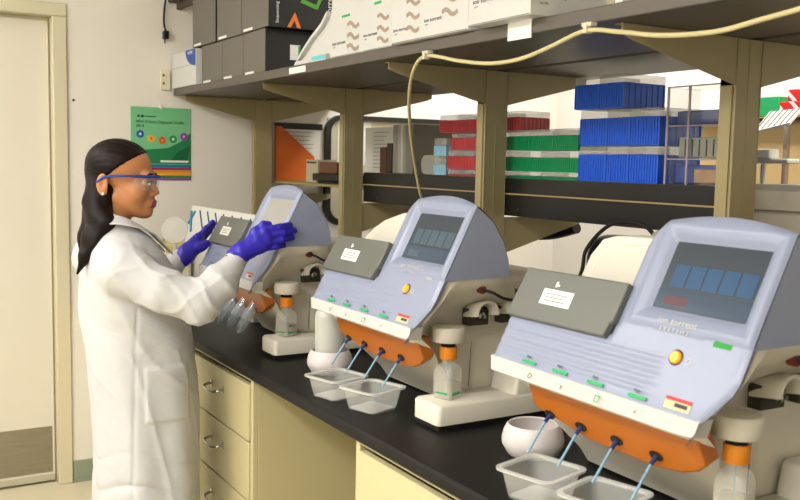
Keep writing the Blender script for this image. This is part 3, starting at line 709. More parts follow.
# clear acrylic organiser
t = thing('acrylic_organiser', 'clear acrylic organiser with shelves behind the nearest post', 'organiser', (-1.53, 1.86, ZL)); o = -t.location
ac = mat('acrylic', '#C8CCD0', .05, alpha=.18, spec=1); ace = mat('acrylic_edge', '#A59AA0', .3, alpha=.85)
x0, x1, y0, y1, z1 = -1.655, -1.49, 1.775, 1.89, ZL+.245
MB(o).box(x0, x0+.004, y0, y1, ZL, z1).box(x1-.004, x1, y0, y1, ZL, z1).box(x0, x1, y0, y1, z1-.004, z1).obj('acrylic_wall', ac, t)
e = MB(o)
for X in (x0, -1.586): e.box(X, X+.006, y0-.002, y0+.001, ZL, z1)
for Z in (ZL+.062, ZL+.145, z1-.003): e.box(x0, x1, y0-.001, y0+.003, Z, Z+.003)
e.obj('acrylic_edge', ace, t)
for Z in (ZL+.062, ZL+.145): MB(o).box(x0, x1, y0, y1, Z, Z+.003).obj('acrylic_shelf', ac, t)
# contents
def foil(name, x0, x1, y0, y1, z0, z1, m, lab, cat, rot=0):
    c = Vector(((x0+x1)/2, (y0+y1)/2, z0)); b = MB(-c); b.box(x0, x1, y0, y1, z0, z1); ob = b.obj(name, m, bevel=.004); ob.location = c; ob.rotation_euler = (R(rot), 0, 0); return tag(ob, lab, cat)
bluebag = mat('blue_bag', '#4A5C9A', .3, alpha=.75, noise=.2, nscale=30)
foil('blue_bag', -1.645, -1.50, 1.80, 1.87, ZL+.002, ZL+.050, bluebag, 'crumpled blue bag on the bottom of the acrylic organiser', 'bag')
foil('blue_bag', -1.645, -1.50, 1.80, 1.87, ZL+.149, ZL+.185, bluebag, 'blue bag on the top shelf of the acrylic organiser', 'bag')
foil('brown_pouch', -1.57, -1.50, 1.785, 1.80+.0, ZL+.004, ZL+.040, mat('brown_pouch', '#A08466', .6, noise=.3, nscale=40), 'brown paper pouch in the lower right of the acrylic organiser', 'pouch')
t = thing('slide_rack', 'clear slide rack with slanted dividers in the acrylic organiser', 'rack', (-1.51, 1.86, ZL+.067)); o = -t.location
MB(o).box(-1.62, -1.495, 1.785, 1.87, ZL+.067, ZL+.118).obj('rack_body', mat('rack_clear', '#8E9488', .3, alpha=.7), t, bevel=.002)
for k in range(5): MB(o).box(-1.60+.022*k, -1.598+.022*k, 1.783, 1.785, ZL+.072, ZL+.112).obj('divider', ink_m, t)
foil('white_carton', -1.487, -1.458, 1.79, 1.84, ZL+.002, ZL+.062, paper_m, 'white rounded carton at the foot of the nearest post', 'carton')
# grey drawer tower, right of the nearest post
t = thing('drawer_tower', 'small grey plastic drawer tower at the right edge behind the nearest post', 'drawers', (-1.3, 1.95, CT)); o = -t.location
MB(o).box(-1.45, -1.10, 1.86, 2.08, CT+.0, 1.446).obj('tower_frame', mat('tower_grey', '#8C8578', .6), t, bevel=.003)
for k in range(9): MB(o).box(-1.445, -1.31, 1.852, 1.87, CT+.03+k*.055, CT+.078+k*.055).obj('drawer', mat('tower_drawer', '#A49C8C', .5), t, bevel=.003)
for k in range(5): MB(o).box(-1.305, -1.105, 1.852, 1.87, CT+.03+k*.098, CT+.12+k*.098).obj('drawer', mat('tower_drawer', ''), t, bevel=.003)
# ------------------------------------------------------------------ things on the end wall
X = WX+.001
t = thing('wall_poster', 'green waste disposal poster with coloured stripes on the wall beside the woman', 'poster', (X, 1.225, 1.54)); o = -t.location
Y0, Y1, Z0, Z1 = 1.0865, 1.3665, 1.378, 1.710
MB(o).box(X, X+.0012, Y0, Y1, Z0, Z1).obj('sheet', mat('poster_green', '#74BE8A', .5), t)
b = MB(o); b.add([(X+.0014, Y0, 1.452), (X+.0014, Y1, 1.452), (X+.0014, Y1, 1.60), (X+.0014, Y1-.05, 1.555), (X+.0014, Y1-.11, 1.525), (X+.0014, Y0+.06, 1.515), (X+.0014, Y0, 1.53)], [(0, 1, 2, 3, 4, 5, 6)])
b.obj('dark_green_area', mat('poster_dark', '#1E7A4A', .5), t)
b = MB(o); b.add([(X+.0016, Y1-.11, 1.456), (X+.0016, Y1-.02, 1.47), (X+.0016, Y1-.002, 1.54), (X+.0016, Y1-.06, 1.51)], [(0, 1, 2, 3)]); b.obj('leaf_print', mat('poster_leaf', '#0F5C38', .5), t)
for k, (c, z) in enumerate((('#1D5FA8', 1.586), ('#E0A82C', 1.567), ('#C7601E', 1.560), ('#2A8A4C', 1.566), ('#8C3FA0', 1.580))):
    MB(o).lathe([(.0175, 0), (.0175, .0010)], c=(X+.0012, Y0+.042+.051*k, z), n=24, M=Matrix.Rotation(PI/2, 3, 'Y')).obj('round_icon', mat('icon%d' % k, c, .5), t)
    MB(o).lathe([(.007, 0), (.004, .0014)], c=(X+.0018, Y0+.042+.051*k, z), n=3 if k in (1, 2) else 10, M=Matrix.Rotation(PI/2, 3, 'Y')).obj('icon_symbol', mat('icon_in%d' % k, ('#BFD6EE', '#7A1F10', '#F0B040', '#D8ECD8', '#D49CDC')[k], .5), t)
zz = 1.449
for k, (c, hh) in enumerate((('#1F6E96', .014), ('#8E2A5A', .011), ('#E08A1E', .011), ('#E8A028', .012), ('#2C7A50', .012), ('#8A3A8C', .010))):
    MB(o).box(X, X+.002, Y0, Y1, zz-hh, zz).obj('stripe', mat('stripe%d' % k, c, .5), t); zz -= hh+.0008
def wall_txt(s, y, z, size, m, par, sx=1): q = txt('poster_text', s, size, side_M(X+.0022, y, z), m, par, sx=sx); q.location = o; return q
wall_txt('NIH Waste Disposal Guide', Y0+.022, 1.637, .0205, mat('poster_ink', '#1C5236', .6), t, 0.98); wall_txt('2014', Y0+.022, 1.617, .019, mat('poster_ink', ''), t)
MB(o).box(X+.0012, X+.002, Y0+.03, Y0+.04, 1.662, 1.673).box(X+.0012, X+.002, Y0+.046, Y0+.060, 1.662, 1.673).box(X+.0012, X+.002, Y0+.064, Y0+.115, 1.665, 1.669).obj('header_mark', mat('poster_ink', ''), t)
MB(o).box(X+.0014, X+.0022, Y0+.135, Y1-.012, 1.459, 1.468).obj('title_line', white_m, t)
tag(MB().lathe([(.010, 0), (.009, .004), (.004, .006)], c=(X+.001, 1.225, 1.713), n=16, M=Matrix.Rotation(PI/2, 3, 'Y')).obj('poster_magnet', white_m), 'small white round magnet at the top of the green poster', 'magnet')
tag(MB().lathe([(.006, 0), (.004, .003)], c=(X, .839, 1.724), n=12, M=Matrix.Rotation(PI/2, 3, 'Y')).obj('wall_screw', ink_m), 'small dark screw in the wall right of the door frame', 'screw')
t = thing('outlet_plate', 'cream outlet plate on the wall at the left end of the upper shelf', 'outlet', (X, 1.235, 1.84))
MB().box(0, .012, -.012, .03, -.05, .04).obj('plate', mat('plate_cream', '#D8D0B4', .5), t, bevel=.002)
for z in (-.025, .012): MB().box(.012, .0128, -.004, .004, z, z+.01).obj('socket', ink_m, t)
# hanging cord with plug, wall rail
t = thing('hanging_cord', 'black power cord with a plug hanging on the end wall above the shelf', 'cord', (X, 1.24, 2.1)); o = -t.location
MB(o).tube(smooth_path([(X+.02, 1.262, 2.40), (X+.02, 1.250, 2.25), (X+.018, 1.238, 2.15), (X+.018, 1.236, 2.09), (X+.02, 1.243, 2.055)], 6), .0045, 8).obj('cord', rubber, t, smooth=60)
MB(o).box(X+.008, X+.034, 1.231, 1.255, 2.020, 2.056).box(X+.014, X+.018, 1.237, 1.241, 2.0, 2.02).box(X+.024, X+.028, 1.237, 1.241, 2.0, 2.02).obj('plug', blackm, t, bevel=.004)
t = thing('wall_shelf', 'dark wall shelf at the top edge of the photo above the grey boxes', 'shelf', (X, 1.6, 2.2)); o = -t.location
MB(o).box(X, X+.28, 1.26, 2.4, 2.188, 2.21).obj('shelf_plate', mat('wall_shelf', '#4A4238', .6), t, bevel=.003)
for y in (1.3, 2.3): MB(o).box(X, X+.25, y, y+.02, 2.16, 2.188).obj('bracket', mat('wall_shelf', ''), t)

# ------------------------------------------------------------------ far bay: orange folder, papers, black frame, printer
t = thing('orange_folder', 'tall orange folder standing behind the corner post', 'folder', (-4.1, 1.86, ZL)); o = -t.location
b = MB(o); b.add([(-4.17, 1.775, 1.381), (-4.17, 1.98, 1.381), (-4.17, 1.98, 1.50), (-4.17, 1.80, 1.645), (-4.17, 1.775, 1.645)]+[(-4.15, 1.775, 1.381), (-4.15, 1.98, 1.381), (-4.15, 1.98, 1.50), (-4.15, 1.80, 1.645), (-4.15, 1.775, 1.645)], [(0, 1, 2, 3, 4), (9, 8, 7, 6, 5)]+[(i, (i+1) % 5, 5+(i+1) % 5, 5+i) for i in range(5)])
b.obj('cover', mat('orange_cover', '#C05A14', .5), t)
t = thing('wall_clipboard', 'white printed sheet under a black clip bar behind the orange folder', 'paper', (X, 1.92, 1.6)); o = -t.location
MB(o).box(X, X+.008, 1.79, 2.05, 1.635, 1.665).obj('clip_bar', blackm, t, bevel=.002); MB(o).box(X, X+.002, 1.80, 2.03, 1.44, 1.64).obj('sheet', paper_m, t)
for k in range(7): MB(o).box(X+.002, X+.0026, 1.83, 2.0-.01*(k % 3), 1.62-.02*k, 1.6225-.02*k).obj('print_line', grey_ink, t)
t = thing('framed_board', 'board with a thick rounded black frame and white sheets on the end wall', 'board', (X, 2.25, 1.55)); o = -t.location
def rr2(y0, y1, z0, z1, r, n=6):
    pts = []
    for cy, cz, a0 in ((y1-r, z0+r, -90), (y1-r, z1-r, 0), (y0+r, z1-r, 90), (y0+r, z0+r, 180)):
        for k in range(n+1): a = R(a0+90*k/n); pts.append((cy+r*math.cos(a), cz+r*math.sin(a)))
    return pts
b = MB(o); oo = rr2(2.06, 3.0, 1.15, 1.715, .09); ii = rr2(2.088, 2.97, 1.18, 1.692, .065); n = len(oo)
b.add([(X, y, z) for y, z in oo]+[(X+.03, y, z) for y, z in oo]+[(X+.03, y, z) for y, z in ii]+[(X, y, z) for y, z in ii], [(j*n+i, j*n+(i+1) % n, (j+1)*n+(i+1) % n, (j+1)*n+i) for j in range(3) for i in range(n)])
b.obj('frame', blackm, t, smooth=40); MB(o).box(X, X+.006, 2.08, 2.98, 1.17, 1.70).obj('board_panel', mat('board_cream', '#BDB49C', .6), t)
for (y0, y1, z0, z1) in ((2.135, 2.33, 1.46, 1.685), (2.36, 2.56, 1.44, 1.66)): MB(o).box(X+.006, X+.008, y0, y1, z0, z1).obj('sheet', paper_m, t)
t = thing('label_printer', 'flat black device on the shelf behind the head of the farthest sequencer', 'device', (-3.55, 1.86, ZL)); o = -t.location
MB(o).box(-3.73, -3.30, 1.77, 1.98, 1.392, 1.425).box(-3.70, -3.35, 1.78, 1.96, 1.3805, 1.392).obj('device_body', blackm, t, bevel=.004)
t = thing('small_carton', 'small cream carton standing left of the flat black device', 'box', (-3.70, 1.84, ZL)); o = -t.location
MB(o).box(-3.86, -3.74, 1.80, 1.9, 1.3805, 1.485).obj('carton_body', mat('carton_cream', '#B8AD92', .7), t, bevel=.002); MB(o).box(-3.85, -3.75, 1.7990, 1.80, 1.468, 1.476).obj('print_line', ink_m, t)
t = thing('brown_box', 'small brown mesh box on top of the flat black device', 'box', (-3.56, 1.84, ZL)); MB(-t.location).box(-3.72, -3.55, 1.80, 1.9, 1.4255, 1.475).obj('box_body', mat('brown_mesh', '#6E4630', .7, noise=.4, nscale=120), t, bevel=.002)
# ------------------------------------------------------------------ middle bay: paper, binders, monitor back
gp = mat('monitor_grey', '#55524C', .5)
t = thing('monitor_back', 'dark grey rounded monitor back behind the grey binders', 'monitor', (-3.0, 2.35, 1.4)); o = -t.location
b = MB(o); b.prism([(x, z) for x, z in rr2(-4.02, -3.16, 1.30, 1.652, .03)], 'y', 2.30, 2.34); b.obj('panel', gp, t, bevel=.004)
b = MB(o); b.prism([(x, z) for x, z in rr2(-3.45, -3.28, 1.64, 1.665, .01)], 'y', 2.31, 2.33); b.obj('hinge', gp, t)
MB(o).box(-3.75, -3.40, 2.285, 2.30, 1.36, 1.55).obj('recess', mat('monitor_dark', '#26221C', .6), t, bevel=.004)
MB(o).box(-3.65, -3.45, 2.34, 2.42, CT, 1.40).box(-3.8, -3.3, 2.15, 2.41, CT, CT+.02).obj('stand', gp, t, bevel=.004)
t = thing('printed_sheets', 'white printed sheets standing left of the brown binder', 'paper', (-3.3, 1.9, ZL)); o = -t.location
MB(o).box(-3.40, -3.105, 1.86, 1.863, ZL, 1.622).obj('sheet', paper_m, t); 
for k in range(10): MB(o).box(-3.33, -3.20-.02*(k % 3), 1.8592, 1.86, 1.60-.016*k, 1.602-.016*k).obj('print_line', grey_ink, t)
for k, (a, b_, h, c, l) in enumerate(((-3.135, -3.085, .10, '#4A2E1E', 'brown binder between the white sheets and the grey binders'), (-3.080, -3.045, .115, '#33261C', 'dark brown binder beside the grey binders'))):
    tag(MB(((-a-b_)/2, -1.86, -ZL)).box(a, b_, 1.78, 1.98, ZL, ZL+h).obj('binder', mat('binder%d' % k, c, .6), bevel=.002, loc=((a+b_)/2, 1.86, ZL)), l, 'binder')
xx = -3.035
for k, (wd, c) in enumerate(((.036, '#77736A'), (.022, '#8E8A80'), (.018, '#A5A196'), (.022, '#7C786E'), (.05, '#69655C'))):
    tag(MB((-xx-wd/2, -1.86, -ZL)).box(xx, xx+wd-.001, 1.78, 1.98, ZL, ZL+.183).obj('grey_binder', mat('gbinder%d' % k, c, .55), bevel=.002, loc=(xx+wd/2, 1.86, ZL)), ['wide grey binder nearest the brown one', 'thin grey binder, second from the brown one', 'thin pale binder in the middle of the grey binders', 'thin grey binder, fourth from the brown one', 'wide dark grey binder beside the hanging cream cable'][k], 'binder', 'grey binders'); xx += wd
tag(MB((2.79, -1.85, -ZL)).loft([[(x, y, z) for x, z in rr2(-2.86, -2.725, ZL, ZL+.07, .03)] for y in (1.80, 1.90)]).obj('clear_dispenser', mat('dispenser', '#A9A69C', .2, alpha=.6), smooth=40, loc=(-2.79, 1.85, ZL)), 'clear rounded dispenser left of the pale blue racks', 'dispenser')

# ------------------------------------------------------------------ across the bench: chairs, shelf unit, clutter
def chair_arm(x, y, z, lab, rz):
    t = thing('lab_chair', lab, 'chair', (x, y, 0), rz, 'black lab chairs across the bench')
    pad = smooth_path([(-.24, 0, z-.13), (-.235, 0, z-.06), (-.19, 0, z-.006), (-.1, 0, z+.008), (.05, 0, z+.006), (.19, 0, z), (.235, 0, z-.05), (.24, 0, z-.13)], 6)
    MB().tube(pad, .024, 12).obj('armrest', blackm, t, smooth=60)
    MB().tube(smooth_path([(-.25, -.44, z+.07), (-.19, -.44, z+.045), (-.04, -.44, z+.05), (.10, -.44, z+.085)], 5), .022, 12).obj('armrest', blackm, t, smooth=60)
    MB().box(-.22, .24, -.5, .02, z-.42, z-.35).obj('seat', blackm, t, bevel=.03, seg=4)
    MB().box(-.2, .2, .03, .07, z-.35, z-.10).obj('backrest', blackm, t, bevel=.02, seg=3)
    MB().tube([(-.24, 0, z-.11), (-.23, 0, z-.26)], .014).tube([(.24, 0, z-.11), (.22, 0, z-.26)], .014).obj('arm_frame', blackm, t)
    MB().tube([(0, -.25, z-.40), (0, -.25, .08)], .025).obj('column', chrome, t)
    for k in range(5): a = 2*PI*k/5; MB().tube([(0, -.25, .09), (.28*math.cos(a), -.25+.28*math.sin(a), .05)], .016).lathe([(.02, 0), (.025, .01), (.025, .04), (.02, .05)], c=(.28*math.cos(a), -.25+.28*math.sin(a), 0), n=12).obj('leg', blackm, t)
    return t
chair_arm(-2.70, 2.75, 1.165, 'black lab chair with a padded arm loop between the two right sequencers', R(3))
# cream rear cover and clutter behind the instruments
t = thing('amber_bottle', 'amber bottle behind the grey lid of the middle sequencer', 'bottle', (-2.63, 1.575, CT))
MB().lathe([(.028, 0), (.03, .01), (.03, .255), (.018, .275), (.018, .285), (.024, .29), (.026, .305), (.022, .322), (.01, .33)], n=28).obj('bottle_body', mat('amber', '#A8701C', .35, noise=.2, nscale=40), t, smooth=40)
t = thing('usb_scanner', 'grey cream handset lying behind the head of the middle sequencer', 'handset', (-2.36, 1.56, 1.26)); o = -t.location
MB(o).tube([(-2.45, 1.60, 1.335), (-2.40, 1.60, 1.345), (-2.35, 1.60, 1.347), (-2.30, 1.60, 1.34)], [.018, .024, .022, .01], 14).obj('handset_body', mat('handset', '#A29C88', .5), t, smooth=50)
MB(o).tube(smooth_path([(-2.45, 1.60, 1.335), (-2.52, 1.58, 1.28), (-2.50, 1.56, 1.2), (-2.46, 1.55, 1.1), (-2.45, 1.55, CT)], 5), .004).obj('cable', rubber, t, smooth=60)
t = thing('webcam_handset', 'grey cream handset with black cable behind the top of the nearest sequencer', 'handset', (-1.42, 1.6, 1.3)); o = -t.location
MB(o).tube([(-1.52, 1.61, 1.318), (-1.49, 1.61, 1.32), (-1.44, 1.61, 1.318), (-1.38, 1.61, 1.31)], [.012, .020, .022, .014], 14).obj('handset_body', mat('handset', ''), t, smooth=50)
MB(o).tube(smooth_path([(-1.52, 1.61, 1.32), (-1.58, 1.62, 1.345), (-1.68, 1.62, 1.335), (-1.74, 1.60, 1.27), (-1.74, 1.58, 1.20), (-1.80, 1.55, 1.1), (-1.85, 1.5, CT+.005)], 6), .005).obj('cable', rubber, t, smooth=60)
# white rack behind the woman's gloves
t = thing('white_rack', 'white board with a row of slanted dark blue marks behind the gloved hands', 'board', (-3.3, 1.22, CT)); o = -t.location
MB(o).prism([(1.172, 1.10), (1.212, 1.285), (1.222, 1.285), (1.30, 1.10), (1.30, CT+.001), (1.172, CT+.001)], 'x', -3.715, -2.935).obj('board_panel', mat('board_white', '#C4C4C0', .6), t, bevel=.003)
for k in range(8):
    x = -3.60+.092*k
    MB(o).tube([(x, 1.206, 1.268), (x+.078, 1.190, 1.195)], .0032, 6).obj('blue_mark', mat('mark_blue', '#28506E', .5), t)
MB(o).tube([(-3.70, 1.204, 1.262), (-3.66, 1.186, 1.18)], .006, 6).tube([(-3.655, 1.204, 1.262), (-3.705, 1.192, 1.21)], .005, 6).obj('teal_mark', mat('mark_teal', '#1E7A94', .5), t)
t = thing('clear_jar', 'translucent jar with a round lid tilted open between the woman and the marked board', 'jar', (-3.46, 1.06, CT))
MB().lathe([(.055, 0), (.06, .008), (.06, .19), (.052, .20)], n=40).obj('jar_wall', mat('jar_clear', '#D8D6CC', .3, alpha=.3), t, smooth=40)
Mq = Vector((.80, -.55, .20)).normalized().to_track_quat('Z', 'Y').to_matrix()
MB().lathe([(.048, 0), (.052, .003), (.052, .008), (.046, .010)], c=(.0, .0, .288), n=40, M=Mq).tube([(0, 0, .195), (.0, .0, .245)], .008).obj('round_lid', mat('jar_lid', '#BEBCB4', .5, alpha=.5), t, smooth=40)
t = thing('tube_rack', 'yellowish tube rack standing on the bench behind the glove on the lid', 'rack', (-3.64, 1.10, CT)); o = -t.location
MB(o).box(-3.72, -3.56, 1.05, 1.15, CT+.001, 1.14).obj('rack_body', mat('rack_yellow', '#C8B878', .5), t, bevel=.004)
for k in range(5): MB(o).lathe([(.008, 0), (.008, .012)], c=(-3.70+.03*k, 1.09, 1.14), n=12).obj('tube_cap', mat('cap%d' % (k % 3), ('#4A7A3A', '#C8702A', '#3A6AA0')[k % 3], .4), t)

# ------------------------------------------------------------------ far right: storage wall seen past the nearest post
FX = 2.9
t = thing('far_shelving', 'pale wooden wall shelving beyond the nearest post at the right edge', 'shelving', (-1.8, 3.4, 0)); o = -t.location
wood = mat('pale_wood', '#E4C48C', .5, noise=.05, nscale=8)
MB(o).box(-2.75, -1.3, 3.14, 3.16, 0, 1.672).obj('back_panel', wood, t)
MB(o).box(-2.75, -1.3, 3.09, 3.40, 1.672, 1.688).obj('top_board', mat('shelf_dark_wood', '#3A2A1C', .5), t); MB(o).box(-2.75, -1.3, 3.086, 3.09, 1.682, 1.688).obj('edge_strip', mat('edge_yellow', '#B08A38', .5), t)
for k, xx_ in enumerate((-2.75, -1.32)): MB(o).box(xx_, xx_+.02, 3.162, 3.40, 0, 1.67).obj('side_panel', wood, t)
stripe = bpy.data.materials.new('red_white_stripe'); stripe.use_nodes = True; nt = stripe.node_tree; bs = nt.nodes['Principled BSDF']
tc = nt.nodes.new('ShaderNodeTexCoord'); wv = nt.nodes.new('ShaderNodeTexWave'); wv.bands_direction = 'DIAGONAL'; wv.inputs['Scale'].default_value = 9; rp = nt.nodes.new('ShaderNodeValToRGB'); rp.color_ramp.interpolation = 'CONSTANT'
rp.color_ramp.elements[0].color = srgb('#D01818'); rp.color_ramp.elements[1].position = .82; rp.color_ramp.elements[1].color = srgb('#E8DCD8')
nt.links.new(tc.outputs['Object'], wv.inputs['Vector']); nt.links.new(wv.outputs['Fac'], rp.inputs['Fac']); nt.links.new(rp.outputs[0], bs.inputs['Base Color'])
for x, z, h_, l in ((-2.318, 1.6885, .055, 'red and white striped box on the far shelving, at the right edge'), (-2.285, 1.744, .045, 'red and white striped box stacked on top at the right edge')):
    tag(MB().box(0, .30, 0, .22, 0, h_).obj('striped_box', stripe, bevel=.002, loc=(x, 3.1, z)), l, 'box', 'striped boxes on the far shelving')
tag(MB().box(0, .11, 0, .2, 0, .078).obj('green_box', green_m, bevel=.003, loc=(-2.432, 3.1, 1.6885)), 'small green box left of the striped boxes on the far shelving', 'box')
tag(MB().box(0, .40, 0, .12, 0, .16).obj('white_bag', mat('bag_white', '#D0C8C0', .4, noise=.15, nscale=20), bevel=.02, seg=3, loc=(-2.42, 3.33, 1.6885)), 'crumpled white bag standing behind the striped boxes', 'bag')
t = thing('wire_tray', 'white wire rack tray tilted in front of the pale wood, right of the nearest post', 'tray', (-1.85, 2.5, 1.5)); o = -t.location
b = MB(o); P4 = [(-1.93, 2.46, 1.600), (-1.80, 2.46, 1.625), (-1.83, 2.56, 1.675), (-1.95, 2.56, 1.668)]
b.add(P4+[(x, y, z-.008) for x, y, z in P4], [(0, 1, 2, 3), (7, 6, 5, 4), (0, 4, 5, 1), (1, 5, 6, 2), (2, 6, 7, 3), (3, 7, 4, 0)]); b.obj('tray_body', paper_m, t)
for k in range(6):
    a = Vector(P4[0]).lerp(Vector(P4[1]), (k+.5)/6); c = Vector(P4[3]).lerp(Vector(P4[2]), (k+.5)/6); MB(o).tube([a+Vector((0, -.002, .003)), c+Vector((0, 0, .003))], .0018, 5).obj('wire', grey_ink, t)
MB(o).box(-1.90, -1.885, 2.57, 2.585, 0, 1.66).obj('stand', chrome, t)
t = thing('paper_wad', 'crumpled white paper below the wire tray by the nearest post', 'paper', (-1.88, 2.5, 1.5)); o = -t.location
MB(o).box(-1.96, -1.86, 2.45, 2.50, 1.515, 1.545).box(-1.93, -1.80, 2.46, 2.52, 1.50, 1.515).box(-1.93, -1.915, 2.50, 2.515, 0, 1.50).obj('sheet', paper_m, t, bevel=.004)
# ------------------------------------------------------------------ the woman
def smin(a, b, k):
    h = np.clip(.5+.5*(b-a)/k, 0, 1); return b+(a-b)*h-k*h*(1-h)
def smax(a, b, k): return -smin(-a, -b, k)
def s_ell(P, c, r):
    q = (P-np.array(c))/np.array(r); n = np.sqrt((q**2).sum(-1)); return (n-1)*min(r)
def s_cap(P, a, b, r0, r1=None):
    r1 = r0 if r1 is None else r1
    a = np.array(a, float); b = np.array(b, float); d = b-a
    t = np.clip(((P-a)@d)/(d@d), 0, 1); return np.sqrt(((P-a-t[..., None]*d)**2).sum(-1))-(r0+(r1-r0)*t)
def chain(P, pts, rs, k=.01):
    o = None
    for i in range(len(pts)-1):
        c = s_cap(P, pts[i], pts[i+1], rs[i], rs[i+1]); o = c if o is None else smin(o, c, k)
    return o
def surf_nets(fn, xs, ys, zs):
    xs, ys, zs = map(np.asarray, (xs, ys, zs)); nx, ny, nz = len(xs), len(ys), len(zs)
    F = np.empty((nx, ny, nz), np.float32)
    Y, Z = np.meshgrid(ys, zs, indexing='ij')
    for i, x in enumerate(xs): F[i] = fn(np.stack([np.full(Y.shape, x), Y, Z], -1))
    In = F < 0
    corners = [(a, b, c) for a in (0, 1) for b in (0, 1) for c in (0, 1)]
    sl = lambda A, o: A[o[0]:nx-1+o[0], o[1]:ny-1+o[1], o[2]:nz-1+o[2]]
    cnt = sum(sl(In, o).astype(np.int8) for o in corners); act = (cnt > 0) & (cnt < 8)
    idx = -np.ones(act.shape, np.int64); ai = np.argwhere(act); idx[tuple(ai.T)] = np.arange(len(ai))
    acc = np.zeros((len(ai), 3)); num = np.zeros(len(ai)); A3 = (xs, ys, zs)
    for i, o in enumerate(corners):
        for j in range(3):
            if o[j]: continue
            p = list(o); p[j] = 1
            f0 = F[ai[:, 0]+o[0], ai[:, 1]+o[1], ai[:, 2]+o[2]]; f1 = F[ai[:, 0]+p[0], ai[:, 1]+p[1], ai[:, 2]+p[2]]
            m = (f0 < 0) != (f1 < 0); t = np.where(m, f0/np.where(m, f0-f1, 1), 0)
            pt = np.stack([A3[q][ai[:, q]+o[q]] for q in range(3)], 1); pt[:, j] += t*(A3[j][np.minimum(ai[:, j]+1, len(A3[j])-1)]-A3[j][ai[:, j]])
            acc += pt*m[:, None]; num += m
    V = acc/num[:, None]; faces = []
    for j in range(3):
        o = [0, 0, 0]; o[j] = 1; u, v = [(1, 2), (2, 0), (0, 1)][j]
        a = In[:nx-(j == 0), :ny-(j == 1), :nz-(j == 2)]; b = In[(j == 0):, (j == 1):, (j == 2):]
        e = np.argwhere(a != b); e = e[(e[:, u] > 0) & (e[:, v] > 0) & (e[:, u] < act.shape[u]) & (e[:, v] < act.shape[v])]
        fl = a[tuple(e.T)]; q = []
        for du, dv in ((0, 0), (1, 0), (1, 1), (0, 1)):
            c = e.copy(); c[:, u] -= du; c[:, v] -= dv; q.append(idx[tuple(c.T)])
        q = np.stack(q, 1); q[~fl] = q[~fl][:, ::-1]; faces.append(q)
    return V, np.concatenate(faces)
def sdf_obj(name, fn, xs, ys, zs, mats, parent, org, matfn=None, smooth_it=2, label=None):
    V, Fc = surf_nets(fn, xs, ys, zs); Fc = Fc[(Fc >= 0).all(1)]
    # light relaxation
    if smooth_it:
        E = np.concatenate([Fc[:, [0, 1]], Fc[:, [1, 2]], Fc[:, [2, 3]], Fc[:, [3, 0]]])
        deg = np.bincount(E[:, 0], minlength=len(V))+np.bincount(E[:, 1], minlength=len(V))
        for _ in range(smooth_it):
            S = np.zeros_like(V); 
            for c in range(3): S[:, c] = np.bincount(E[:, 0], V[E[:, 1], c], len(V))+np.bincount(E[:, 1], V[E[:, 0], c], len(V))
            V = V*.5+.5*S/np.maximum(deg, 1)[:, None]
    me = bpy.data.meshes.new(name); me.from_pydata((V-np.array(org)).tolist(), [], Fc.tolist())
    for m_ in mats: me.materials.append(m_)
    if matfn is not None:
        cen = V[Fc].mean(1); me.polygons.foreach_set('material_index', matfn(cen).astype(np.int32))
    me.polygons.foreach_set('use_smooth', [True]*len(me.polygons)); me.update()
    o = bpy.data.objects.new(name, me); COL.objects.link(o)
    if parent: o.parent = parent
    if label: o['label'] = label
    return o
HC = np.array([-2.620, .652, 1.4225]); AZ = R(61); PT = R(-5)
Fv = np.array([math.cos(AZ)*math.cos(PT), math.sin(AZ)*math.cos(PT), math.sin(PT)]); Lv = np.array([-math.sin(AZ), math.cos(AZ), 0.]); Uv = np.cross(Fv, Lv)
HM = np.stack([Fv, Lv, Uv], 1)
def toH(P): return (P-HC)@HM
def fromH(p): return HC+HM@np.array(p, float)
ORG = (-2.62, .70, 0.0)
def head_sdf(P):
    q = toH(P)
    d = s_ell(q, (-.010, 0, .030), (.088, .070, .074))
    d = smin(d, s_ell(q, (.030, 0, -.030), (.054, .056, .066)), .02)
    d = smin(d, s_ell(q, (.034, 0, -.068), (.046, .043, .034)), .018)
    d = smin(d, s_cap(q, (.0, -.048, -.055), (.06, -.016, -.092), .012), .022); d = smin(d, s_cap(q, (.0, .048, -.055), (.06, .016, -.092), .012), .022)
    d = smin(d, s_ell(q, (.074, 0, -.092), (.018, .018, .016)), .016)
    for s in (-1, 1): d = smin(d, s_ell(q, (.052, s*.034, -.036), (.026, .024, .024)), .018)
    d = smin(d, s_cap(q, (.074, -.032, .014), (.074, .032, .014), .0105), .014)
    for s in (-1, 1): d = smax(d, -s_ell(q, (.093, s*.031, -.008), (.019, .018, .012)), .012)
    d = smin(d, s_cap(q, (.081, 0, .004), (.0985, 0, -.032), .0062, .0085), .010)
    for s in (-1, 1): d = smin(d, s_ell(q, (.090, s*.0105, -.037), (.009, .0065, .006)), .006)
    d = smin(d, s_ell(q, (.082, 0, -.063), (.015, .024, .020)), .010)
    d = smin(d, s_ell(q, (.0945, 0, -.0595), (.0070, .019, .0052)), .004)
    d = smin(d, s_ell(q, (.0930, 0, -.0700), (.0075, .0165, .0062)), .004)
    d = smax(d, -s_cap(q, (.102, -.018, -.0648), (.102, .018, -.0648), .0022), .002)
    for s in (-1, 1):
        d = smin(d, s_ell(q, (.0745, s*.031, -.008), (.0125, .0135, .0118)), .003)
        e = s_ell(q, (-.034, s*.073, -.020), (.0165, .0075, .029)); e = smax(e, -s_ell(q, (-.031, s*.083, -.016), (.009, .008, .017)), .004); e = smin(e, s_ell(q, (-.029, s*.072, -.042), (.008, .005, .009)), .006)
        d = smin(d, e, .006)
    return d
NB = np.array([-2.62, .612, 1.235])
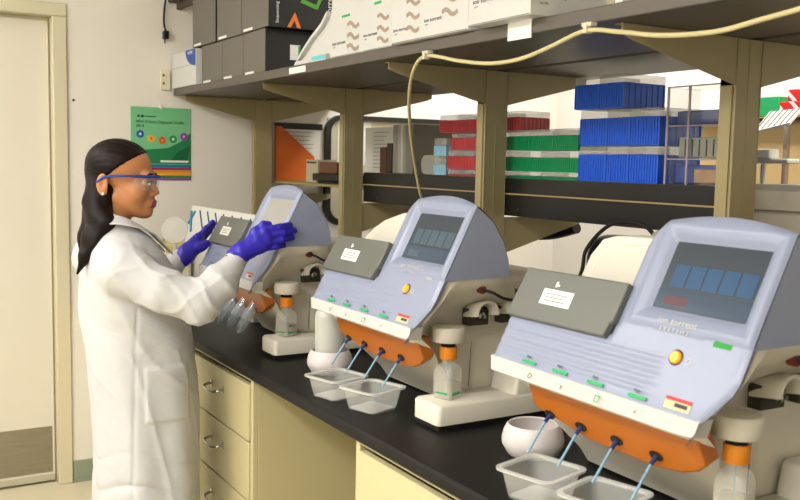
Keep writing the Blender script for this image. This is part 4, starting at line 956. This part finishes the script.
def body_sdf(P):
    d = head_sdf(P)
    d = smin(d, s_cap(P, fromH((-.022, 0, -.055)), NB, .046, .052), .022)
    # torso, arms and legs under the clothes
    t = s_ell(P, (-2.62, .645, 1.13), (.165, .085, .14)); t = smin(t, s_ell(P, (-2.62, .70, .90), (.15, .10, .20)), .06)
    d = smin(d, t, .04)
    d = smin(d, chain(P, [(-2.60, .61, 1.205), (-2.46, .61, 1.19), (-2.345, .765, 1.09), (-2.352, .885, 1.205)], [.045, .042, .036, .024]), .03)
    d = smin(d, chain(P, [(-2.64, .62, 1.205), (-2.79, .63, 1.19), (-2.895, .80, 1.085), (-2.885, .905, 1.155)], [.045, .042, .036, .024]), .03)
    for X, k in ((-2.70, .0), (-2.54, .02)):
        d = smin(d, chain(P, [(X, .70, .80), (X, .70+k, .45), (X, .69+k, .10), (X, .70+k, .05), (X, .80+k, .035)], [.085, .055, .036, .034, .030], .02), .03)
    return d
skin = mat('skin', '#B67A4E', .45, sss=.12, noise=.05, nscale=30, bump=.03, bscale=300)
lip = mat('lips', '#8C3E3C', .38)
def skin_mat(c):
    q = toH(c); return ((q[:, 0] > .086) & (np.abs(q[:, 1]) < .0185) & (q[:, 2] < -.0565) & (q[:, 2] > -.0775)).astype(int)
def ax(segs):
    out = []
    for a, b, s in segs: out += list(np.arange(a, b-1e-9, s))
    return np.array(out+[segs[-1][1]])
person = sdf_obj('person', body_sdf, ax([(-3.0, -2.71, .009), (-2.71, -2.53, .0026), (-2.53, -2.27, .009)]), ax([(.48, .545, .009), (.545, .775, .0026), (.775, 1.0, .009)]),
                 ax([(-.02, 1.22, .012), (1.22, 1.29, .006), (1.29, 1.53, .0026)]), [skin, lip], None, ORG, skin_mat, 1)
person.location = ORG
tag(person, 'woman in a white lab coat, purple gloves and safety glasses reaching to the far sequencer', 'person')
# eyes, brows, earring
for s in (-1, 1):
    e = MB(); c = fromH((.0795, s*.031, -.0085))-np.array(ORG)
    n = 14; vs = []; fs = []
    Mh = Matrix(HM.tolist())
    e.lathe([(.0001, -.009)]+[(.0092*math.sin(PI*k/12), -.0092*math.cos(PI*k/12)) for k in range(1, 12)]+[(.0001, .0092)], c=c, n=18, M=Mh @ Matrix.Rotation(PI/2, 3, 'Y') @ Matrix.Diagonal((.62, 1.15, 1)))
    eye = e.obj('eye', mat('eye_white', '#D8D0C6', .2), person, smooth=60)
    i = MB(); i.lathe([(.0048, .0), (.0035, .0012)], c=fromH((.0880, s*.0305, -.0088))-np.array(ORG), n=16, M=Mh @ Matrix.Rotation(PI/2, 3, 'Y')); i.obj('iris', mat('iris', '#1C0F0A', .15), eye)
    b = MB(); b.tube(smooth_path([fromH((.080, s*.046, .014))-np.array(ORG), fromH((.0855, s*.034, .0195))-np.array(ORG), fromH((.0885, s*.018, .0155))-np.array(ORG)], 4), [.0012]+[.0024]*7+[.0015], 8); b.obj('eyebrow', mat('brow', '#1E120C', .8), person, smooth=60)
    b = MB(); b.tube(smooth_path([fromH((.079, s*.044, -.007))-np.array(ORG), fromH((.0885, s*.032, -.0015))-np.array(ORG), fromH((.0885, s*.020, -.007))-np.array(ORG)], 4), .0013, 6); b.obj('eyelashes', mat('brow', ''), person, smooth=60)
b = MB(); b.lathe([(.0001, -.0042)]+[(.0042*math.sin(PI*k/8), -.0042*math.cos(PI*k/8)) for k in range(1, 8)]+[(.0001, .0042)], c=fromH((-.028, -.0795, -.047))-np.array(ORG), n=14)
b.obj('pearl_earring', mat('pearl', '#E8E2DA', .2), person, smooth=60)
# hair: slicked crown, half tied, long fall down the back
def hair_sdf(P):
    q = toH(P)
    d = s_ell(q, (-.013, 0, .031), (.0925, .0760, .0770))
    cut = q[..., 0]-(-.027+q[..., 2]*1.0+2.7*np.maximum(q[..., 2], 0)**2)+np.maximum(0, -.0-q[..., 2])*.6
    d = smax(d, cut*.62, .006)
    d = smin(d, s_ell(q, (-.078, 0, .002), (.018, .030, .018)), .018)
    f = chain(P, [fromH((-.055, 0, .005)), (-2.61, .596, 1.375), (-2.595, .580, 1.315), (-2.578, .558, 1.255), (-2.57, .538, 1.21), (-2.57, .516, 1.160)], [.036, .034, .031, .025, .016, .004], .02)
    f2 = chain(P, [fromH((-.055, .02, -.01)), (-2.655, .588, 1.33), (-2.66, .566, 1.25), (-2.65, .543, 1.19)], [.036, .034, .028, .008], .02)
    f3 = chain(P, [fromH((-.066, -.042, -.02)), fromH((-.066, -.048, -.075)), (-2.555, .590, 1.300), (-2.55, .560, 1.240)], [.018, .020, .022, .010], .02)
    f = smin(smin(f, f2, .03), f3, .025)
    d = smin(d, f, .02)
    # strand grooves following the flow
    ang = np.arctan2(q[..., 1], q[..., 2]+.02); d = d+.0005*np.sin(ang*40)*(q[..., 2] > .0)+.0007*np.sin(q[..., 1]*260+q[..., 0]*120)*(q[..., 2] <= .0)
    return d
hm = mat('hair_dark', '#140B08', .5, noise=.35, nscale=90, stretch=(1, 1, .08), bump=.2, bscale=200, spec=.18)
sdf_obj('hair', hair_sdf, ax([(-2.75, -2.49, .0032)]), ax([(.49, .76, .0032)]), ax([(1.13, 1.545, .0034)]), [hm], person, ORG, None, 1)
# lab coat
TZ = np.array([.34, .50, .60, .76, .85, .95, 1.01, 1.06, 1.12, 1.17, 1.21, 1.25, 1.28, 1.31])
TB = np.array([.568, .570, .572, .566, .556, .549, .545, .540, .538, .545, .562, .578, .583, .588])  # back
TF = np.array([.855, .855, .856, .856, .852, .838, .828, .820, .808, .782, .755, .728, .706, .692])  # front
TW = np.array([.205, .200, .195, .185, .178, .172, .170, .172, .178, .180, .165, .115, .080, .070])
def coat_sdf(P):
    x, y, z = P[..., 0], P[..., 1], P[..., 2]
    b_ = np.interp(z, TZ, TB); f_ = np.interp(z, TZ, TF); w_ = np.interp(z, TZ, TW)
    cy = (b_+f_)/2; ay = (f_-b_)/2; dx = np.abs((x+2.62)/w_); dy = np.abs((y-cy)/ay)
    n = (dx**2.4+dy**2.4)**(1/2.4); d = (n-1)*np.minimum(w_, ay)
    # vertical folds of the skirt and waist creases
    rg = lambda v: 1-np.abs(np.sin(v))
    th = np.arctan2(y-cy, (x+2.62)*.8)
    d = d+.0045*np.sin(th*7+z*3)*np.clip((1.0-z)*2, 0, 1)+.007*(rg(z*34+np.sin(th*3)*.9)**3)*np.exp(-((z-.575)/.07)**2)-.006*rg(z*16+th*2.2+np.sin(z*9)*1.2)**4*np.exp(-((z-.98)/.16)**2)-.004*rg(th*3.5+z*5)**5*(z < .95)+.004*np.sin(z*30+th*4)*np.exp(-((z-1.04)/.10)**2)
    d = smax(d, z-1.302+np.maximum(0, y-.64)*.55, .008); d = smax(d, .36-z, .006)
    sh = chain(P, [(-2.775, .615, 1.185), (-2.62, .615, 1.225), (-2.458, .612, 1.180)], [.060, .058, .060], .03); d = smin(d, sh, .05)
    def sleeve(pts, rs, ph):
        s_ = chain(P, pts, rs, .010); e = np.array(pts[2]); de = np.sqrt(((P-e)**2).sum(-1))
        ar = (P-np.array(pts[0]))@((np.array(pts[-1])-np.array(pts[0]))/np.linalg.norm(np.array(pts[-1])-np.array(pts[0])))
        return s_-.0095*(rg(ar*48+ph+z*22+np.sin(x*50)*.6)**3)*np.exp(-(de/.085)**2)+.003-.0060*rg(ar*14+z*22+np.sin(ar*20+ph)*1.1)**4-.0045*rg(z*30-y*16+ph+np.sin(x*40))**5
    sr = sleeve([(-2.448, .612, 1.178), (-2.38, .695, 1.128), (-2.330, .778, 1.098), (-2.330, .835, 1.146), (-2.350, .886, 1.203)], [.060, .060, .058, .052, .032], 0)
    sl_ = sleeve([(-2.79, .615, 1.185), (-2.85, .72, 1.12), (-2.90, .81, 1.085), (-2.898, .86, 1.115), (-2.888, .902, 1.155)], [.066, .060, .055, .044, .033], 1.5)
    d = smin(d, sr, .028); d = smin(d, sl_, .028)
    # open neck
    d = smax(d, -s_cap(P, (-2.615, .66, 1.335), (-2.612, .742, 1.225), .050, .016), .006)
    d = smax(d, -s_cap(P, (-2.62, .632, 1.22), (-2.62, .642, 1.35), .046, .060), .006)
    # cuffs end: hollow
    d = smax(d, -s_cap(P, (-2.350, .880, 1.196), (-2.357, .905, 1.228), .024), .003); d = smax(d, -s_cap(P, (-2.888, .897, 1.15), (-2.882, .925, 1.175), .024), .003)
    # front placket edge
    pl = np.abs(x+2.60-.012*np.sin(z*9)); d = d-.0025*np.clip(1-pl/.02, 0, 1)*(y > cy)*(z < 1.2)
    # hip pocket patch and side seam on her right
    ins = np.minimum(np.minimum(y-.665, .79-y), np.minimum(z-.755, .905-z)); d = d-.005*np.clip(ins/.004+.5, 0, 1)*(x > -2.52)
    d = d+.003*np.exp(-((y-.640-(z-.9)*.03)/.004)**2)*(x > -2.52)*(z < 1.08)*(z > .38)
    return d
coat_m = mat('coat_cotton', '#BCBCBD', .85, bump=.3, bscale=5.5, bdist=.03, distort=1.0)
coat = sdf_obj('lab_coat', coat_sdf, ax([(-3.0, -2.24, .0048)]), ax([(.50, .98, .0048)]), ax([(.34, 1.34, .005)]), [coat_m], person, ORG, None, 1)
# collar and lapels
def ribbon(pts, wd, th, dirs, name, m_, par):
    pts = smooth_path(pts, 6); n = len(pts); b = MB(); rings = []
    for i, p in enumerate(pts):
        t = i/(n-1); k = t*(len(dirs)-1); j = min(int(k), len(dirs)-2); w_ = Vector(dirs[j]).lerp(Vector(dirs[j+1]), k-j).normalized(); wi = wd(t) if callable(wd) else wd
        tg = (pts[min(i+1, n-1)]-pts[max(i-1, 0)]).normalized(); nn = tg.cross(w_).normalized()*th
        rings.append([p-nn, p+nn, p+w_*wi+nn, p+w_*wi-nn])
    b.loft(rings); b.v = [tuple(Vector(v)-Vector(ORG)) for v in b.v]; o = b.obj(name, m_, par, bevel=.0015); return o
def wd(t): return .034+.014*math.sin(PI*min(t*1.15, 1))
for s in (1, -1):
    X = lambda v: -2.62+s*v
    ribbon([(X(0), .574, 1.322), (X(.035), .582, 1.325), (X(.060), .61, 1.322), (X(.066), .655, 1.305), (X(.052), .705, 1.275), (X(.020), .765, 1.222)], wd, .0022,
           [(s*.1, -.35, -1), (s*.7, -.4, -.8), (s*1, 0, -.6), (s*1, .25, -.45), (s*.9, .5, -.35), (s*.55, .6, -.6)], 'collar', coat_m, coat)
for z in (1.13, 1.03, .93, .82, .70):
    MB().lathe([(.0065, 0), (.0065, .002), (.004, .003)], c=(-2.600-ORG[0], float(np.interp(z, TZ, TF))+.002-ORG[1], z), n=14, M=Matrix.Rotation(-PI/2, 3, 'X')).obj('coat_button', mat('coat_button', '#C8C6BE', .4), coat)
# knit cuffs
for pa, pb in (((-2.350, .884, 1.201), (-2.3545, .897, 1.217)), ((-2.888, .899, 1.152), (-2.8845, .912, 1.165))):
    a, b_ = Vector(pa)-Vector(ORG), Vector(pb)-Vector(ORG); q = (b_-a).to_track_quat('Z', 'Y').to_matrix(); L = (b_-a).length
    MB().lathe([(.030, 0), (.0305, L*.3), (.029, L*.6), (.0275, L), (.0245, L), (.0245, 0)], c=a, n=32, M=q, cap0=False, cap1=False).obj('cuff', coat_m, coat, smooth=50)
# safety glasses
gl = MB(); n = 28
def lens(u, v):
    s = -.064+.128*u; f = .1045-.055*abs(s/.064)**2.3; z = -.030*(1-.25*abs(s/.064)**3)+(.042-.010*abs(s/.064)**3)*v; z += .006*(1-v)*math.exp(-(s/.010)**2)*1.5
    return Vector(fromH((f-.002*(1-v), s, z)))-Vector(ORG)
gl.grid(lens, 40, 10)
frame = MB(); top_ = [lens(i/24, 1.0) for i in range(25)]; frame.tube(top_, .0044, 8)
for s in (-1, 1):
    p0 = lens(0 if s < 0 else 1, 1.0); frame.tube(smooth_path([p0, Vector(fromH((.028, s*.0745, .008)))-Vector(ORG), Vector(fromH((-.026, s*.0785, .000)))-Vector(ORG), Vector(fromH((-.048, s*.077, -.018)))-Vector(ORG)], 5), [.0032]*6+[.0036]*10, 8)
g = frame.obj('safety_glasses', mat('glasses_blue', '#163E8C', .3), person, smooth=50, label='blue framed clear safety glasses')
gl.obj('lens', mat('lens_clear', '#DCE4EC', .05, alpha=.13, spec=1), g, smooth=60)
# gloves
gm = mat('nitrile', '#2A1FA8', .42, bump=.25, bscale=45, noise=.06, nscale=30)
def glove_r(P):
    W0, W1 = (-2.3535, .892, 1.212), (-2.352, .905, 1.226)
    K = [(-2.336, .966, 1.2855), (-2.331, .973, 1.270), (-2.331, .973, 1.2535), (-2.335, .960, 1.236)]
    Pm = [(-2.330, 1.007, 1.2955), (-2.326, 1.017, 1.279), (-2.326, 1.0145, 1.260), (-2.331, .996, 1.241)]
    T = [(-2.338, 1.043, 1.3005), (-2.337, 1.056, 1.2835), (-2.337, 1.050, 1.264), (-2.339, 1.026, 1.2425)]
    d = chain(P, [W0, W1], [.031, .027], .01)
    for k, p, t, r in zip(K, Pm, T, (.0092, .0096, .0092, .0082)):
        d = smin(d, s_cap(P, W1, k, .022, .0125), .012)
    for k, p, t, r in zip(K, Pm, T, (.0092, .0096, .0092, .0082)):
        fgr = chain(P, [k, p, t], [r*1.12, r, r*.86], .006); d = smin(d, fgr, .006)
    th = chain(P, [(-2.352, .925, 1.243), (-2.354, .946, 1.281), (-2.350, .968, 1.3005), (-2.348, .984, 1.303)], [.017, .0125, .0098, .0085], .01)
    d = smin(d, th, .010)
    a = P[..., 1]+P[..., 2]
    return d+.0004*np.sin(a*160+P[..., 0]*220)
def glove_l(P):
    W0, W1 = (-2.885, .908, 1.158), (-2.884, .922, 1.172)
    K = [(-2.892, .962, 1.222), (-2.900, .966, 1.213), (-2.906, .966, 1.203), (-2.908, .962, 1.192)]
    Pm = [(-2.894, .990, 1.250), (-2.902, .994, 1.243), (-2.908, .993, 1.232), (-2.910, .988, 1.218)]
    T = [(-2.890, 1.012, 1.273), (-2.896, 1.018, 1.266), (-2.902, 1.016, 1.254), (-2.904, 1.008, 1.238)]
    d = chain(P, [W0, W1], [.031, .027], .01)
    for k in K: d = smin(d, s_cap(P, W1, k, .026, .0155), .012)
    for k, p, t, r in zip(K, Pm, T, (.0092, .0094, .0090, .0080)): d = smin(d, chain(P, [k, p, t], [r*1.1, r, r*.86], .006), .005)
    th = chain(P, [(-2.872, .942, 1.186), (-2.864, .958, 1.193), (-2.861, .973, 1.199), (-2.862, .984, 1.205)], [.022, .0165, .0125, .0105], .01)
    d = smin(d, th, .008)
    return d+.0004*np.sin((P[..., 1]+P[..., 2])*160+P[..., 0]*220)
for fn, x0, x1 in ((glove_r, -2.40, -2.29), (glove_l, -2.95, -2.84)):
    sdf_obj('glove', fn, ax([(x0, x1, .0022)]), ax([(.855, 1.075, .0022)]), ax([(1.12, 1.325, .0022)]), [gm], person, ORG, None, 1, label='purple blue nitrile glove')
# trousers and shoes
def leg_sdf(P):
    d = None
    for X, k in ((-2.70, .0), (-2.54, .02)):
        c = chain(P, [(X, .70, .78), (X, .70+k, .45), (X, .69+k, .075)], [.10, .075, .062], .02); d = c if d is None else smin(d, c, .02)
    return smax(d, .05-P[..., 2], .004)
sdf_obj('trousers', leg_sdf, ax([(-2.83, -2.41, .011)]), ax([(.57, .84, .011)]), ax([(.03, .90, .012)]), [mat('trousers_dark', '#1E1E24', .8)], person, ORG, None, 2)
for X, k in ((-2.70, .0), (-2.54, .02)):
    b = MB(); rings = []
    for t, w_, h in ((-.06, .028, .05), (-.04, .036, .07), (.02, .038, .075), (.09, .042, .055), (.15, .042, .045), (.18, .025, .03)):
        rings.append([(X+w_*math.cos(2*PI*j/14)-ORG[0], .70+k+t-ORG[1], max(.001, .5*h+.5*h*math.sin(2*PI*j/14)*1.0)) for j in range(14)])
    b.loft(rings); b.obj('shoe', blackm, person, smooth=50)
